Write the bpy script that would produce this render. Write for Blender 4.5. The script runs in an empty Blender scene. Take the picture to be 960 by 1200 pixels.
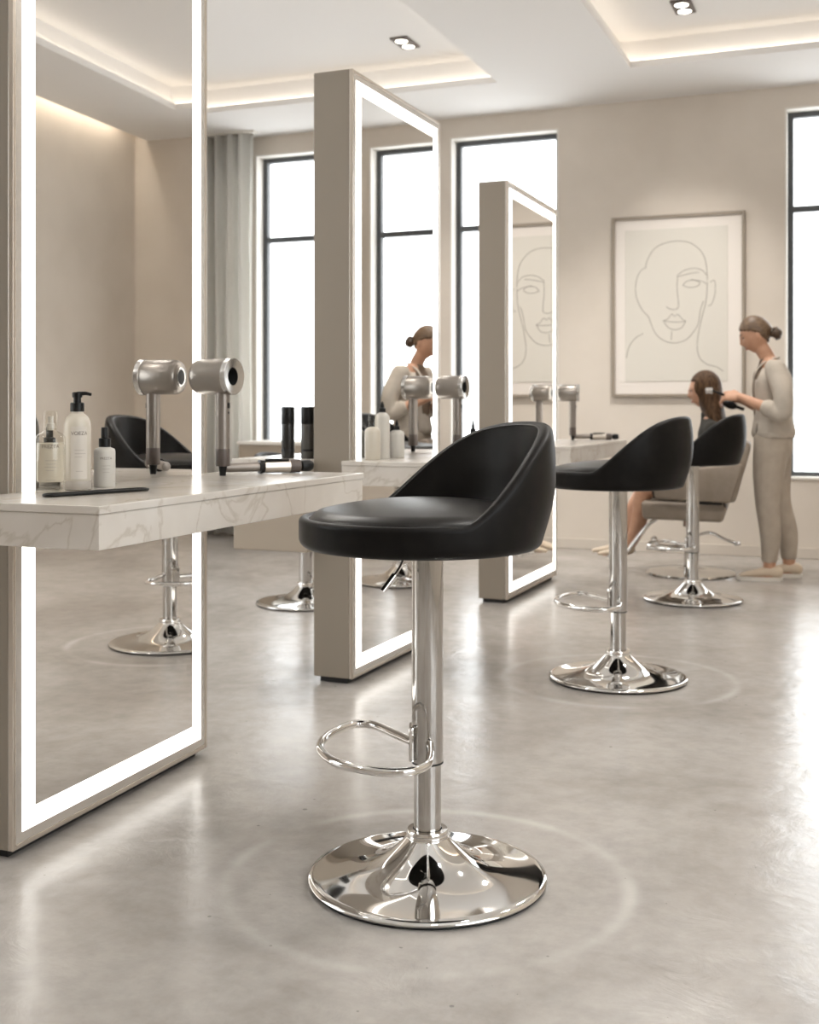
import bpy, bmesh, math, random
from mathutils import Vector, Matrix, Euler
random.seed(4)
PI = math.pi
S = bpy.context.scene
COL = S.collection

# ------------------------------------------------------------------ helpers
def link(o):
    COL.objects.link(o); return o

def new_obj(name, me, mat=None, parent=None, smooth=True, loc=None, rz=0.0):
    o = bpy.data.objects.new(name, me)
    link(o)
    if mat is not None:
        me.materials.clear(); me.materials.append(mat)
    if smooth:
        for p in me.polygons: p.use_smooth = True
    if parent is not None: o.parent = parent
    if loc is not None: o.location = loc
    o.rotation_euler = (0, 0, rz)
    return o

def bm_obj(name, bm, mat=None, parent=None, smooth=False, sharp=None, **k):
    bmesh.ops.recalc_face_normals(bm, faces=bm.faces)
    me = bpy.data.meshes.new(name)
    bm.to_mesh(me); bm.free()
    o = new_obj(name, me, mat, parent, smooth, **k)
    if smooth and sharp is not None:
        bm2 = bmesh.new(); bm2.from_mesh(me)
        for e in bm2.edges:
            if len(e.link_faces) == 2 and e.calc_face_angle(0) > sharp: e.smooth = False
        bm2.to_mesh(me); bm2.free()
    return o

def empty(name, loc=(0, 0, 0), rz=0.0):
    o = bpy.data.objects.new(name, None); link(o)
    o.empty_display_size = 0.05
    o.location = loc; o.rotation_euler = (0, 0, rz)
    return o

def tag(o, label=None, cat=None, group=None, kind=None):
    if label: o['label'] = label
    if cat: o['category'] = cat
    if group: o['group'] = group
    if kind: o['kind'] = kind
    return o

def struct(o):
    o['kind'] = 'structure'; return o

def copy_tree(o, parent=None):
    c = o.copy(); link(c)
    if parent is not None: c.parent = parent
    for ch in list(o.children): copy_tree(ch, c)
    return c

def box(bm, x0, x1, y0, y1, z0, z1, bev=0.0, seg=2):
    vs = [bm.verts.new((x, y, z)) for x in (x0, x1) for y in (y0, y1) for z in (z0, z1)]
    f = [(0,1,3,2),(4,6,7,5),(0,4,5,1),(2,3,7,6),(0,2,6,4),(1,5,7,3)]
    fs = [bm.faces.new([vs[i] for i in q]) for q in f]
    if bev > 0:
        es = list({e for ff in fs for e in ff.edges})
        bmesh.ops.bevel(bm, geom=es, offset=bev, segments=seg, affect='EDGES', profile=0.5)

def prism(bm, poly, z0, z1, bev=0.0, seg=2):
    lo = [bm.verts.new((x, y, z0)) for x, y in poly]
    hi = [bm.verts.new((x, y, z1)) for x, y in poly]
    n = len(poly)
    fs = [bm.faces.new(lo[::-1]), bm.faces.new(hi)]
    for i in range(n):
        fs.append(bm.faces.new((lo[i], lo[(i+1) % n], hi[(i+1) % n], hi[i])))
    if bev > 0:
        es = list({e for ff in fs for e in ff.edges})
        bmesh.ops.bevel(bm, geom=es, offset=bev, segments=seg, affect='EDGES', profile=0.5)

def lathe(bm, prof, n=48, c=(0, 0, 0), M=None):
    """prof: (r, z) list; r==0 closes with a pole"""
    rings = []
    for r, z in prof:
        if r <= 1e-6:
            v = Vector((0, 0, z))
            v = (M @ v if M else v) + Vector(c)
            rings.append([bm.verts.new(v)])
        else:
            ring = []
            for i in range(n):
                a = 2*PI*i/n
                v = Vector((r*math.cos(a), r*math.sin(a), z))
                v = (M @ v if M else v) + Vector(c)
                ring.append(bm.verts.new(v))
            rings.append(ring)
    for a, b in zip(rings, rings[1:]):
        if len(a) == 1 and len(b) == 1: continue
        for i in range(n):
            j = (i+1) % n
            if len(a) == 1: bm.faces.new((a[0], b[i], b[j]))
            elif len(b) == 1: bm.faces.new((a[i], a[j], b[0]))
            else: bm.faces.new((a[i], a[j], b[j], b[i]))

def spline(pts, m=8, closed=False):
    P = [Vector(p) for p in pts]
    out = []
    n = len(P)
    rng = range(n if closed else n-1)
    for i in rng:
        if closed:
            p0, p1, p2, p3 = P[(i-1) % n], P[i], P[(i+1) % n], P[(i+2) % n]
        else:
            p1, p2 = P[i], P[i+1]
            p0 = P[i-1] if i > 0 else p1*2-p2
            p3 = P[i+2] if i+2 < n else p2*2-p1
        for k in range(m):
            t = k/m
            out.append(0.5*((2*p1)+(p2-p0)*t+(2*p0-5*p1+4*p2-p3)*t*t+(3*p1-p0-3*p2+p3)*t**3))
    if not closed: out.append(P[-1])
    return out

def frames(pts, closed=False, ref=None):
    n = len(pts)
    T = []
    for i in range(n):
        if closed: t = pts[(i+1) % n]-pts[i-1]
        else: t = pts[min(i+1, n-1)]-pts[max(i-1, 0)]
        T.append(t.normalized())
    u = None; out = []
    for t in T:
        if ref is not None:
            u = (ref - t*ref.dot(t))
            if u.length < 1e-4: u = t.orthogonal()
        elif u is None: u = t.orthogonal()
        else: u = u - t*u.dot(t)
        u = u.normalized()
        out.append((u, t.cross(u)))
    return out

def tube(bm, pts, r, n=12, closed=False, rv=None, ref=None, caps=True):
    """r: radius or list; rv: second radius list (across)"""
    pts = [Vector(p) for p in pts]
    fr = frames(pts, closed, ref)
    R = r if isinstance(r, (list, tuple)) else [r]*len(pts)
    V = rv if rv is not None else R
    if not isinstance(V, (list, tuple)): V = [V]*len(pts)
    rings = []
    for p, (u, v), a, b in zip(pts, fr, R, V):
        rings.append([bm.verts.new(p+u*(a*math.cos(2*PI*i/n))+v*(b*math.sin(2*PI*i/n))) for i in range(n)])
    m = len(rings)
    for k in range(m if closed else m-1):
        a, b = rings[k], rings[(k+1) % m]
        for i in range(n):
            bm.faces.new((a[i], a[(i+1) % n], b[(i+1) % n], b[i]))
    if not closed and caps:
        bm.faces.new(rings[0][::-1]); bm.faces.new(rings[-1])

def limb(bm, pts, rad, n=16, ref=(0, 1, 0)):
    """rounded limb: pts with (ru, rv) radii; ru along ref side, rv across; domed ends"""
    P = [Vector(p) for p in pts]
    rad = [(q, q) if not isinstance(q, (list, tuple)) else q for q in rad]
    # resample
    A = spline([tuple(p) for p in P], 5)
    RR = spline([(a, b, 0) for a, b in rad], 5)
    ru = [max(q.x, 0.002) for q in RR]; rv = [max(q.y, 0.002) for q in RR]
    t0 = (A[0]-A[1]).normalized(); t1 = (A[-1]-A[-2]).normalized()
    e0 = min(ru[0], rv[0]); e1 = min(ru[-1], rv[-1])
    pre, pu, pv = [], [], []
    for k in (0.98, 0.8, 0.5):
        pre.append(A[0]+t0*e0*k); s = math.sqrt(1-k*k); pu.append(ru[0]*s); pv.append(rv[0]*s)
    post, qu, qv = [], [], []
    for k in (0.5, 0.8, 0.98):
        post.append(A[-1]+t1*e1*k); s = math.sqrt(1-k*k); qu.append(ru[-1]*s); qv.append(rv[-1]*s)
    tube(bm, pre+A+post, pu+ru+qu, n=n, rv=pv+rv+qv, ref=Vector(ref))

def ball(bm, c, r, M=None, n=24):
    rx, ry, rz = r if isinstance(r, (list, tuple)) else (r, r, r)
    prof = []
    m = n//2
    mat = (M or Matrix.Identity(3)) @ Matrix.Diagonal((rx, ry, rz))
    lathe(bm, [(math.sin(PI*i/m) if 0 < i < m else 0, -math.cos(PI*i/m)) for i in range(m+1)], n, c, mat)

def remeshed(name, bm, voxel, mat, parent, smooth_it=2, factor=0.5):
    bmesh.ops.recalc_face_normals(bm, faces=bm.faces)
    me = bpy.data.meshes.new(name+'_src'); bm.to_mesh(me); bm.free()
    t = bpy.data.objects.new('tmp', me); link(t)
    m = t.modifiers.new('r', 'REMESH'); m.mode = 'VOXEL'; m.voxel_size = voxel; m.use_smooth_shade = True
    if smooth_it:
        s = t.modifiers.new('s', 'SMOOTH'); s.iterations = smooth_it; s.factor = factor
    dg = bpy.context.evaluated_depsgraph_get()
    me2 = bpy.data.meshes.new_from_object(t.evaluated_get(dg))
    bpy.data.objects.remove(t); bpy.data.meshes.remove(me)
    me2.name = name
    return new_obj(name, me2, mat, parent, True)

def text_mesh(txt, size):
    cu = bpy.data.curves.new('t', 'FONT'); cu.body = txt; cu.size = size
    cu.align_x = 'CENTER'; cu.align_y = 'CENTER'; cu.resolution_u = 3
    t = bpy.data.objects.new('tmp', cu); link(t)
    dg = bpy.context.evaluated_depsgraph_get()
    me = bpy.data.meshes.new_from_object(t.evaluated_get(dg))
    bpy.data.objects.remove(t); bpy.data.curves.remove(cu)
    return me

# ------------------------------------------------------------------ materials
def mat(name, col=(0.8, 0.8, 0.8), rough=0.5, metal=0.0, spec=0.5, **k):
    m = bpy.data.materials.new(name); m.use_nodes = True
    b = m.node_tree.nodes['Principled BSDF']
    b.inputs['Base Color'].default_value = (*col, 1)
    b.inputs['Roughness'].default_value = rough
    b.inputs['Metallic'].default_value = metal
    b.inputs['Specular IOR Level'].default_value = spec
    for key, v in k.items():
        b.inputs[key.replace('_', ' ')].default_value = v
    return m

def nodes(m):
    nt = m.node_tree
    return nt, nt.nodes, nt.links, nt.nodes['Principled BSDF']

def add_noise_color(m, c1, c2, scale, detail=4, lo=0.35, hi=0.65, bump=0.0, bscale=None, rough=None, distort=0.0, sx=(1, 1, 1)):
    nt, N, L, B = nodes(m)
    tc = N.new('ShaderNodeTexCoord'); mp = N.new('ShaderNodeMapping')
    mp.inputs['Scale'].default_value = sx
    L.new(tc.outputs['Object'], mp.inputs['Vector'])
    n = N.new('ShaderNodeTexNoise'); n.inputs['Scale'].default_value = scale; n.inputs['Detail'].default_value = detail
    n.inputs['Distortion'].default_value = distort
    L.new(mp.outputs['Vector'], n.inputs['Vector'])
    r = N.new('ShaderNodeValToRGB')
    r.color_ramp.elements[0].position = lo; r.color_ramp.elements[0].color = (*c1, 1)
    r.color_ramp.elements[1].position = hi; r.color_ramp.elements[1].color = (*c2, 1)
    L.new(n.outputs['Fac'], r.inputs['Fac']); L.new(r.outputs['Color'], B.inputs['Base Color'])
    if bump:
        n2 = N.new('ShaderNodeTexNoise'); n2.inputs['Scale'].default_value = bscale or scale*4; n2.inputs['Detail'].default_value = 5
        L.new(mp.outputs['Vector'], n2.inputs['Vector'])
        bp = N.new('ShaderNodeBump'); bp.inputs['Strength'].default_value = bump; bp.inputs['Distance'].default_value = 0.01
        L.new(n2.outputs['Fac'], bp.inputs['Height']); L.new(bp.outputs['Normal'], B.inputs['Normal'])
    if rough:
        mr = N.new('ShaderNodeMapRange'); mr.inputs['To Min'].default_value = rough[0]; mr.inputs['To Max'].default_value = rough[1]
        mr.inputs['From Min'].default_value = 0.3; mr.inputs['From Max'].default_value = 0.7
        L.new(n.outputs['Fac'], mr.inputs['Value']); L.new(mr.outputs['Result'], B.inputs['Roughness'])
    return m

def emit(name, col, st):
    m = bpy.data.materials.new(name); m.use_nodes = True
    N = m.node_tree.nodes; N.clear()
    e = N.new('ShaderNodeEmission'); e.inputs['Color'].default_value = (*col, 1); e.inputs['Strength'].default_value = st
    o = N.new('ShaderNodeOutputMaterial'); m.node_tree.links.new(e.outputs[0], o.inputs[0])
    return m

M_wall = add_noise_color(mat('plaster', rough=0.85, spec=0.2), (0.615, 0.555, 0.485), (0.675, 0.615, 0.545), 1.6, 6, bump=0.06, bscale=9)
M_ceil = mat('ceiling_paint', (0.80, 0.785, 0.77), 0.9, spec=0.15)
M_trim = mat('white_trim', (0.74, 0.71, 0.66), 0.6, spec=0.3)
M_base = mat('skirting_paint', (0.60, 0.545, 0.48), 0.6, spec=0.3)
M_frame = mat('window_frame_grey', (0.075, 0.08, 0.085), 0.45)
M_case = mat('taupe_lacquer', (0.235, 0.20, 0.16), 0.42, spec=0.4)
M_edge = mat('champagne_metal', (0.60, 0.545, 0.48), 0.28, 0.9)
M_rim = mat('frosted_border', (0.60, 0.565, 0.52), 0.25, 0.6)
M_mirror = mat('mirror_silver', (0.93, 0.92, 0.905), 0.0, 1.0)
M_led = emit('led_light', (1.0, 0.96, 0.89), 2.0)
M_cove = emit('cove_light', (1.0, 0.88, 0.73), 2.6)
M_wash = emit('wall_wash_light', (1.0, 0.90, 0.76), 13.0)
M_lamp = emit('downlight_lamp', (1.0, 0.93, 0.8), 5.0)
M_chrome = mat('chrome', (0.78, 0.77, 0.755), 0.05, 1.0)
M_tube = mat('chrome_tube', (0.53, 0.515, 0.495), 0.085, 1.0)
M_leather = add_noise_color(mat('black_leather', rough=0.42, spec=0.14), (0.004, 0.0034, 0.003), (0.0065, 0.0056, 0.005), 30, 4, bump=0.03, bscale=320)
M_seat = add_noise_color(mat('smooth_black_leather', rough=0.36, spec=0.32), (0.005, 0.0043, 0.0038), (0.008, 0.007, 0.0062), 30, 4, bump=0.03, bscale=320)
M_pipe = mat('leather_piping', (0.02, 0.018, 0.016), 0.35)
M_rubber = mat('black_rubber', (0.012, 0.012, 0.012), 0.6)
M_dryer = mat('satin_nickel', (0.33, 0.30, 0.27), 0.36, 0.75)
M_dryer2 = mat('satin_taupe', (0.25, 0.22, 0.195), 0.38, 0.7)
M_grip = mat('dark_taupe_grip', (0.11, 0.088, 0.077), 0.45, 0.3)
M_ring = mat('polished_ring', (0.55, 0.54, 0.525), 0.25, 1.0)
M_black = mat('black_plastic', (0.006, 0.006, 0.006), 0.38, spec=0.25)
M_hole = mat('dark_opening', (0.004, 0.004, 0.004), 0.7)
M_lotion = mat('cream_bottle', (0.52, 0.475, 0.40), 0.28, spec=0.5)
M_milk = mat('frosted_bottle', (0.52, 0.495, 0.45), 0.4, spec=0.5)
M_label = mat('bottle_label', (0.56, 0.515, 0.46), 0.55)
M_ink = mat('label_ink', (0.16, 0.135, 0.115), 0.6)
M_inkpale = mat('label_ink_pale', (0.36, 0.325, 0.285), 0.6)
M_smoke = mat('smoked_bottle', (0.022, 0.021, 0.019), 0.25, spec=0.4)
M_smokepale = mat('smoked_bottle_pale', (0.07, 0.066, 0.06), 0.25, spec=0.4)
M_cab = mat('beige_cabinet', (0.34, 0.285, 0.225), 0.5)
M_paper = mat('art_paper', (0.66, 0.63, 0.57), 0.8, spec=0.2)
M_mount = mat('art_mount', (0.76, 0.71, 0.66), 0.8, spec=0.2)
M_pframe = mat('art_frame', (0.30, 0.255, 0.205), 0.5)
M_line = mat('pencil_line', (0.34, 0.315, 0.28), 0.8)
M_uph = add_noise_color(mat('taupe_upholstery', rough=0.55, spec=0.35), (0.255, 0.21, 0.165), (0.285, 0.235, 0.19), 20, 3)
M_skin = add_noise_color(mat('skin', rough=0.5, spec=0.35), (0.52, 0.29, 0.19), (0.57, 0.33, 0.22), 25, 3)
M_hair1 = add_noise_color(mat('light_brown_hair', rough=0.45), (0.085, 0.048, 0.025), (0.18, 0.11, 0.06), 60, 3, sx=(0.3, 2, 1.5), bump=0.3, bscale=90)
M_hair2 = add_noise_color(mat('brown_hair', rough=0.55, spec=0.2), (0.035, 0.018, 0.009), (0.125, 0.07, 0.036), 55, 3, sx=(2.2, 2.2, 0.25), bump=0.4, bscale=80)
M_bun = add_noise_color(mat('dark_bun_hair', rough=0.5), (0.05, 0.03, 0.018), (0.10, 0.064, 0.04), 60, 3, bump=0.4, bscale=70)
M_suit = add_noise_color(mat('beige_linen', rough=0.85, spec=0.2), (0.46, 0.41, 0.35), (0.52, 0.465, 0.40), 14, 5, bump=0.15, bscale=22)
M_pants = add_noise_color(mat('beige_trouser_cloth', rough=0.85, spec=0.2), (0.39, 0.335, 0.275), (0.44, 0.38, 0.315), 14, 5, bump=0.15, bscale=22)
M_shirt = mat('brown_top', (0.16, 0.11, 0.075), 0.8)
M_dark = add_noise_color(mat('charcoal_top', rough=0.8, spec=0.2), (0.030, 0.028, 0.025), (0.045, 0.042, 0.036), 12, 4)
M_shoe = mat('cream_shoe', (0.60, 0.49, 0.37), 0.6)
M_sole = mat('shoe_sole', (0.70, 0.66, 0.60), 0.7)
M_lip = mat('lip', (0.42, 0.17, 0.13), 0.45)
M_eye = mat('eye', (0.05, 0.035, 0.025), 0.3)
M_white = mat('white_tip', (0.8, 0.78, 0.75), 0.4)

# translucent curtain
M_curtain = mat('sheer_curtain', (0.86, 0.85, 0.82), 0.9, spec=0.1)
nt, N, L, B = nodes(M_curtain)
tr = N.new('ShaderNodeBsdfTranslucent'); tr.inputs['Color'].default_value = (0.88, 0.87, 0.84, 1)
mx = N.new('ShaderNodeMixShader'); mx.inputs['Fac'].default_value = 0.5
L.new(B.outputs[0], mx.inputs[1]); L.new(tr.outputs[0], mx.inputs[2]); L.new(mx.outputs[0], N['Material Output'].inputs['Surface'])

# window glass and clear bottle
def thin_glass(name, tint, gloss=0.08):
    m = bpy.data.materials.new(name); m.use_nodes = True
    nt = m.node_tree; N = nt.nodes; L = nt.links; N.clear()
    t = N.new('ShaderNodeBsdfTransparent'); t.inputs['Color'].default_value = (*tint, 1)
    g = N.new('ShaderNodeBsdfGlossy'); g.inputs['Roughness'].default_value = 0.02
    lw = N.new('ShaderNodeLayerWeight'); lw.inputs['Blend'].default_value = 0.5
    pw = N.new('ShaderNodeMath'); pw.operation = 'POWER'; pw.inputs[1].default_value = 4.0; L.new(lw.outputs['Facing'], pw.inputs[0])
    f = N.new('ShaderNodeMath'); f.operation = 'MULTIPLY_ADD'; f.inputs[1].default_value = 0.45; f.inputs[2].default_value = 0.035; L.new(pw.outputs[0], f.inputs[0])
    x = N.new('ShaderNodeMixShader'); o = N.new('ShaderNodeOutputMaterial')
    L.new(f.outputs[0], x.inputs['Fac']); L.new(t.outputs[0], x.inputs[1]); L.new(g.outputs[0], x.inputs[2]); L.new(x.outputs[0], o.inputs[0])
    return m
M_glass = thin_glass('window_glass', (0.97, 0.98, 0.98))
M_clear = thin_glass('clear_plastic', (0.93, 0.92, 0.89))
M_liquid = mat('amber_tonic', (0.60, 0.55, 0.46), 0.2, spec=0.5)

# marble
M_marble = mat('marble', rough=0.22, spec=0.5)
nt, N, L, B = nodes(M_marble)
tc = N.new('ShaderNodeTexCoord'); mp = N.new('ShaderNodeMapping'); mp.inputs['Rotation'].default_value = (0.3, 0.5, 0.7)
L.new(tc.outputs['Object'], mp.inputs['Vector'])
n1 = N.new('ShaderNodeTexNoise'); n1.inputs['Scale'].default_value = 2.6; n1.inputs['Detail'].default_value = 7; n1.inputs['Distortion'].default_value = 1.3
L.new(mp.outputs['Vector'], n1.inputs['Vector'])
a = N.new('ShaderNodeMath'); a.operation = 'SUBTRACT'; a.inputs[1].default_value = 0.5
L.new(n1.outputs['Fac'], a.inputs[0])
a2 = N.new('ShaderNodeMath'); a2.operation = 'ABSOLUTE'; L.new(a.outputs[0], a2.inputs[0])
vr = N.new('ShaderNodeValToRGB'); E = vr.color_ramp.elements
E[0].position = 0.0; E[0].color = (0.50, 0.455, 0.40, 1); E[1].position = 0.016; E[1].color = (0.60, 0.565, 0.52, 1)
L.new(a2.outputs[0], vr.inputs['Fac'])
n2 = N.new('ShaderNodeTexNoise'); n2.inputs['Scale'].default_value = 5; n2.inputs['Detail'].default_value = 5
L.new(mp.outputs['Vector'], n2.inputs['Vector'])
cr = N.new('ShaderNodeValToRGB'); cr.color_ramp.elements[0].position = 0.35; cr.color_ramp.elements[0].color = (0.90, 0.88, 0.86, 1); cr.color_ramp.elements[1].position = 0.62; cr.color_ramp.elements[1].color = (1, 1, 1, 1)
L.new(n2.outputs['Fac'], cr.inputs['Fac'])
mm = N.new('ShaderNodeMix'); mm.data_type = 'RGBA'; mm.blend_type = 'MULTIPLY'; mm.inputs[0].default_value = 1.0
L.new(vr.outputs['Color'], mm.inputs[6]); L.new(cr.outputs['Color'], mm.inputs[7]); L.new(mm.outputs[2], B.inputs['Base Color'])

# polished concrete floor with pits, mottling and caustic light rings painted round the stools
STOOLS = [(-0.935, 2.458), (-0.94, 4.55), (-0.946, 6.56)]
M_floor = mat('polished_concrete', rough=0.3, spec=0.5)
nt, N, L, B = nodes(M_floor)
geo = N.new('ShaderNodeNewGeometry')
def noise(scale, detail, rough=0.55, dist=0.0):
    n = N.new('ShaderNodeTexNoise'); n.inputs['Scale'].default_value = scale; n.inputs['Detail'].default_value = detail
    n.inputs['Roughness'].default_value = rough; n.inputs['Distortion'].default_value = dist
    L.new(geo.outputs['Position'], n.inputs['Vector']); return n
def ramp(src, stops):
    r = N.new('ShaderNodeValToRGB')
    while len(r.color_ramp.elements) < len(stops): r.color_ramp.elements.new(0.5)
    for e, (p, c) in zip(r.color_ramp.elements, stops):
        e.position = p; e.color = (*c, 1) if isinstance(c, tuple) else (c, c, c, 1)
    L.new(src, r.inputs['Fac']); return r
def math_(op, a, b=None, clamp=False):
    n = N.new('ShaderNodeMath'); n.operation = op; n.use_clamp = clamp
    for i, v in enumerate((a, b)):
        if v is None: continue
        if isinstance(v, (int, float)): n.inputs[i].default_value = v
        else: L.new(v, n.inputs[i])
    return n.outputs[0]
big = noise(1.1, 6, 0.6, 0.6)
base = ramp(big.outputs['Fac'], [(0.34, (0.325, 0.294, 0.266)), (0.5, (0.405, 0.376, 0.347)), (0.66, (0.46, 0.431, 0.402))])
fine = noise(14, 6, 0.65)
fm = ramp(fine.outputs['Fac'], [(0.32, 0.84), (0.62, 1.0)])
pits = N.new('ShaderNodeTexVoronoi'); pits.inputs['Scale'].default_value = 17; pits.inputs['Randomness'].default_value = 1.0
L.new(geo.outputs['Position'], pits.inputs['Vector'])
pn = noise(3.1, 2)
pit0 = math_('LESS_THAN', pits.outputs['Distance'], math_('MULTIPLY', math_('SUBTRACT', pn.outputs['Fac'], 0.43), 0.36))
pit = math_('SUBTRACT', 1.0, math_('MULTIPLY', pit0, 0.42))
mul = N.new('ShaderNodeMix'); mul.data_type = 'RGBA'; mul.blend_type = 'MULTIPLY'; mul.inputs[0].default_value = 1
L.new(base.outputs['Color'], mul.inputs[6]); L.new(fm.outputs['Color'], mul.inputs[7])
mul2 = N.new('ShaderNodeMix'); mul2.data_type = 'RGBA'; mul2.blend_type = 'MULTIPLY'; mul2.inputs[0].default_value = 1
L.new(mul.outputs[2], mul2.inputs[6]); L.new(pit, mul2.inputs[7])
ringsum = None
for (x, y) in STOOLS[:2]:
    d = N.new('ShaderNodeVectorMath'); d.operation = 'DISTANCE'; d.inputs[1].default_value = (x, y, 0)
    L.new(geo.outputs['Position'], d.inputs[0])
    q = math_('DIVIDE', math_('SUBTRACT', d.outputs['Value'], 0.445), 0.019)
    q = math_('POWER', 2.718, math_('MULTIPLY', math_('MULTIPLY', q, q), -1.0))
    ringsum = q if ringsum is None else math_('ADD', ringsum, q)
caustic_noise = noise(2.2, 3)
ringf = math_('MULTIPLY', ringsum, ramp(caustic_noise.outputs['Fac'], [(0.40, 0.10), (0.60, 1.0)]).outputs['Color'], True)
lite = N.new('ShaderNodeMix'); lite.data_type = 'RGBA'; lite.inputs[7].default_value = (0.60, 0.575, 0.54, 1)  # lightens the base colour along the painted caustic rings
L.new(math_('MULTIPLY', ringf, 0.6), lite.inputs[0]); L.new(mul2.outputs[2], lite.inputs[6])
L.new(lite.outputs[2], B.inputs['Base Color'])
rr = noise(2.6, 5, 0.6, 0.4)
rmap = N.new('ShaderNodeMapRange'); rmap.inputs['From Min'].default_value = 0.3; rmap.inputs['From Max'].default_value = 0.7
rmap.inputs['To Min'].default_value = 0.19; rmap.inputs['To Max'].default_value = 0.268
L.new(rr.outputs['Fac'], rmap.inputs['Value']); L.new(rmap.outputs['Result'], B.inputs['Roughness'])
bp = N.new('ShaderNodeBump'); bp.inputs['Strength'].default_value = 0.20; bp.inputs['Distance'].default_value = 0.012
hb = noise(7.0, 7, 0.62, 0.9)
L.new(math_('SUBTRACT', hb.outputs['Fac'], math_('MULTIPLY', pit0, 0.25)), bp.inputs['Height']); L.new(bp.outputs['Normal'], B.inputs['Normal'])

# ------------------------------------------------------------------ the room
XL, XR, YF, YB, ZC = -5.6, 1.72, -3.2, 8.65, 3.30
WT = 0.2

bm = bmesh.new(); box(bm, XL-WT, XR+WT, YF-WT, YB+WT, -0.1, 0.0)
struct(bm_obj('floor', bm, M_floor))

def wall_grid(bm, axis, c0, c1, a0, a1, z0, z1, openings):
    """wall along axis ('x' or 'y'), thickness c0..c1, openings (a, b, z, zz)"""
    us = sorted({a0, a1, *[o[0] for o in openings], *[o[1] for o in openings]})
    for u0, u1 in zip(us, us[1:]):
        mid = (u0+u1)/2
        holes = sorted([(o[2], o[3]) for o in openings if o[0] < mid < o[1]])
        z = z0; segs = []
        for h0, h1 in holes:
            if h0 > z: segs.append((z, h0))
            z = h1
        if z < z1: segs.append((z, z1))
        for s0, s1 in segs:
            if axis == 'x': box(bm, u0, u1, c0, c1, s0, s1)
            else: box(bm, c0, c1, u0, u1, s0, s1)

ZW0, ZW1 = 0.55, 3.15
back_open = [(-4.82, -3.96), (-3.10, -2.236), (-0.612, 0.25)]
front_open = []
left_fill_open = [(0.1, 2.3), (2.8, 5.0)]  # unseen windows added to bring daylight in from the left
right_fill_open = [(-0.2, 2.4)]  # unseen window added to bring daylight in from the right
bm = bmesh.new(); wall_grid(bm, 'x', YB, YB+WT, XL-WT, XR+WT, 0, ZC+0.3, [(a, b, ZW0, ZW1) for a, b in back_open])
struct(bm_obj('wall_back', bm, M_wall))
bm = bmesh.new(); wall_grid(bm, 'x', YF-WT, YF, XL-WT, XR+WT, 0, ZC+0.3, [(a, b, ZW0, ZW1) for a, b in front_open])
struct(bm_obj('wall_front', bm, M_wall))
bm = bmesh.new(); wall_grid(bm, 'y', XL-WT, XL, YF, YB, 0, ZC+0.3, [(a, b, ZW0, 3.0) for a, b in left_fill_open])
struct(bm_obj('wall_left', bm, M_wall))
bm = bmesh.new(); wall_grid(bm, 'y', XR, XR+WT, YF, YB, 0, ZC+0.3, [(a, b, ZW0, 3.0) for a, b in right_fill_open])
struct(bm_obj('wall_right', bm, M_wall))

def make_window(n, axis, c, a0, a1, z0, z1, rail, sill_in=None):
    """frame set at c along the other axis; parts: frame, glass, sill"""
    w = empty('window_%d' % n, (0, 0, 0)); struct(w)
    def bx(bm, u0, u1, c0, c1, s0, s1, bev=0.0):
        if axis == 'x': box(bm, u0, u1, c0, c1, s0, s1, bev)
        else: box(bm, c0, c1, u0, u1, s0, s1, bev)
    f = 0.05; d0, d1 = c-0.03, c+0.03
    bm = bmesh.new()
    bx(bm, a0, a0+f, d0, d1, z0, z1, .004); bx(bm, a1-f, a1, d0, d1, z0, z1, .004)
    bx(bm, a0+f, a1-f, d0, d1, z0, z0+f, .004); bx(bm, a0+f, a1-f, d0, d1, z1-f, z1, .004)
    for r in rail: bx(bm, a0+f, a1-f, d0, d1, r-0.022, r+0.022, .004)
    bm_obj('window_frame', bm, M_frame, w)
    bm = bmesh.new(); bx(bm, a0+f*0.7, a1-f*0.7, c-0.004, c+0.004, z0+f*0.7, z1-f*0.7)
    bm_obj('glass', bm, M_glass, w)
    if sill_in:
        bm = bmesh.new(); bx(bm, a0, a1, min(sill_in, d0), max(sill_in, d0), z0, z0+0.018, .003)
        bm_obj('sill', bm, M_trim, w)
    return w

k = 1
for a, b in back_open:
    make_window(k, 'x', YB+0.14, a, b, ZW0, ZW1, [2.455], YB-0.012); k += 1
for a, b in front_open:
    make_window(k, 'x', YF-0.14, a, b, ZW0, ZW1, [2.455]); k += 1
for a, b in left_fill_open:
    make_window(k, 'y', XL-0.14, a, b, ZW0, 3.0, [2.35]); k += 1
for a, b in right_fill_open:
    make_window(k, 'y', XR+0.14, a, b, ZW0, 3.0, [2.35]); k += 1

# white reveals lining the back window openings
for i, (a, b) in enumerate(back_open):
    bm = bmesh.new(); t = 0.012; y0, y1 = YB-0.004, YB+0.11
    box(bm, a, a+t, y0, y1, ZW0+0.018, ZW1); box(bm, b-t, b, y0, y1, ZW0+0.018, ZW1); box(bm, a+t, b-t, y0, y1, ZW1-t, ZW1)
    struct(bm_obj('trim_%d' % (i+1), bm, M_trim))

bm = bmesh.new(); box(bm, XL, XR, YB-0.014, YB, 0, 0.075, .003)
struct(bm_obj('baseboard_back', bm, M_base))
bm = bmesh.new(); box(bm, XR-0.014, XR, YF, YB-0.014, 0, 0.075, .003)
struct(bm_obj('baseboard_right', bm, M_base))
bm = bmesh.new(); box(bm, XL, XL+0.014, YF, YB-0.014, 0, 0.075, .003)
struct(bm_obj('baseboard_left', bm, M_base))

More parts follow.
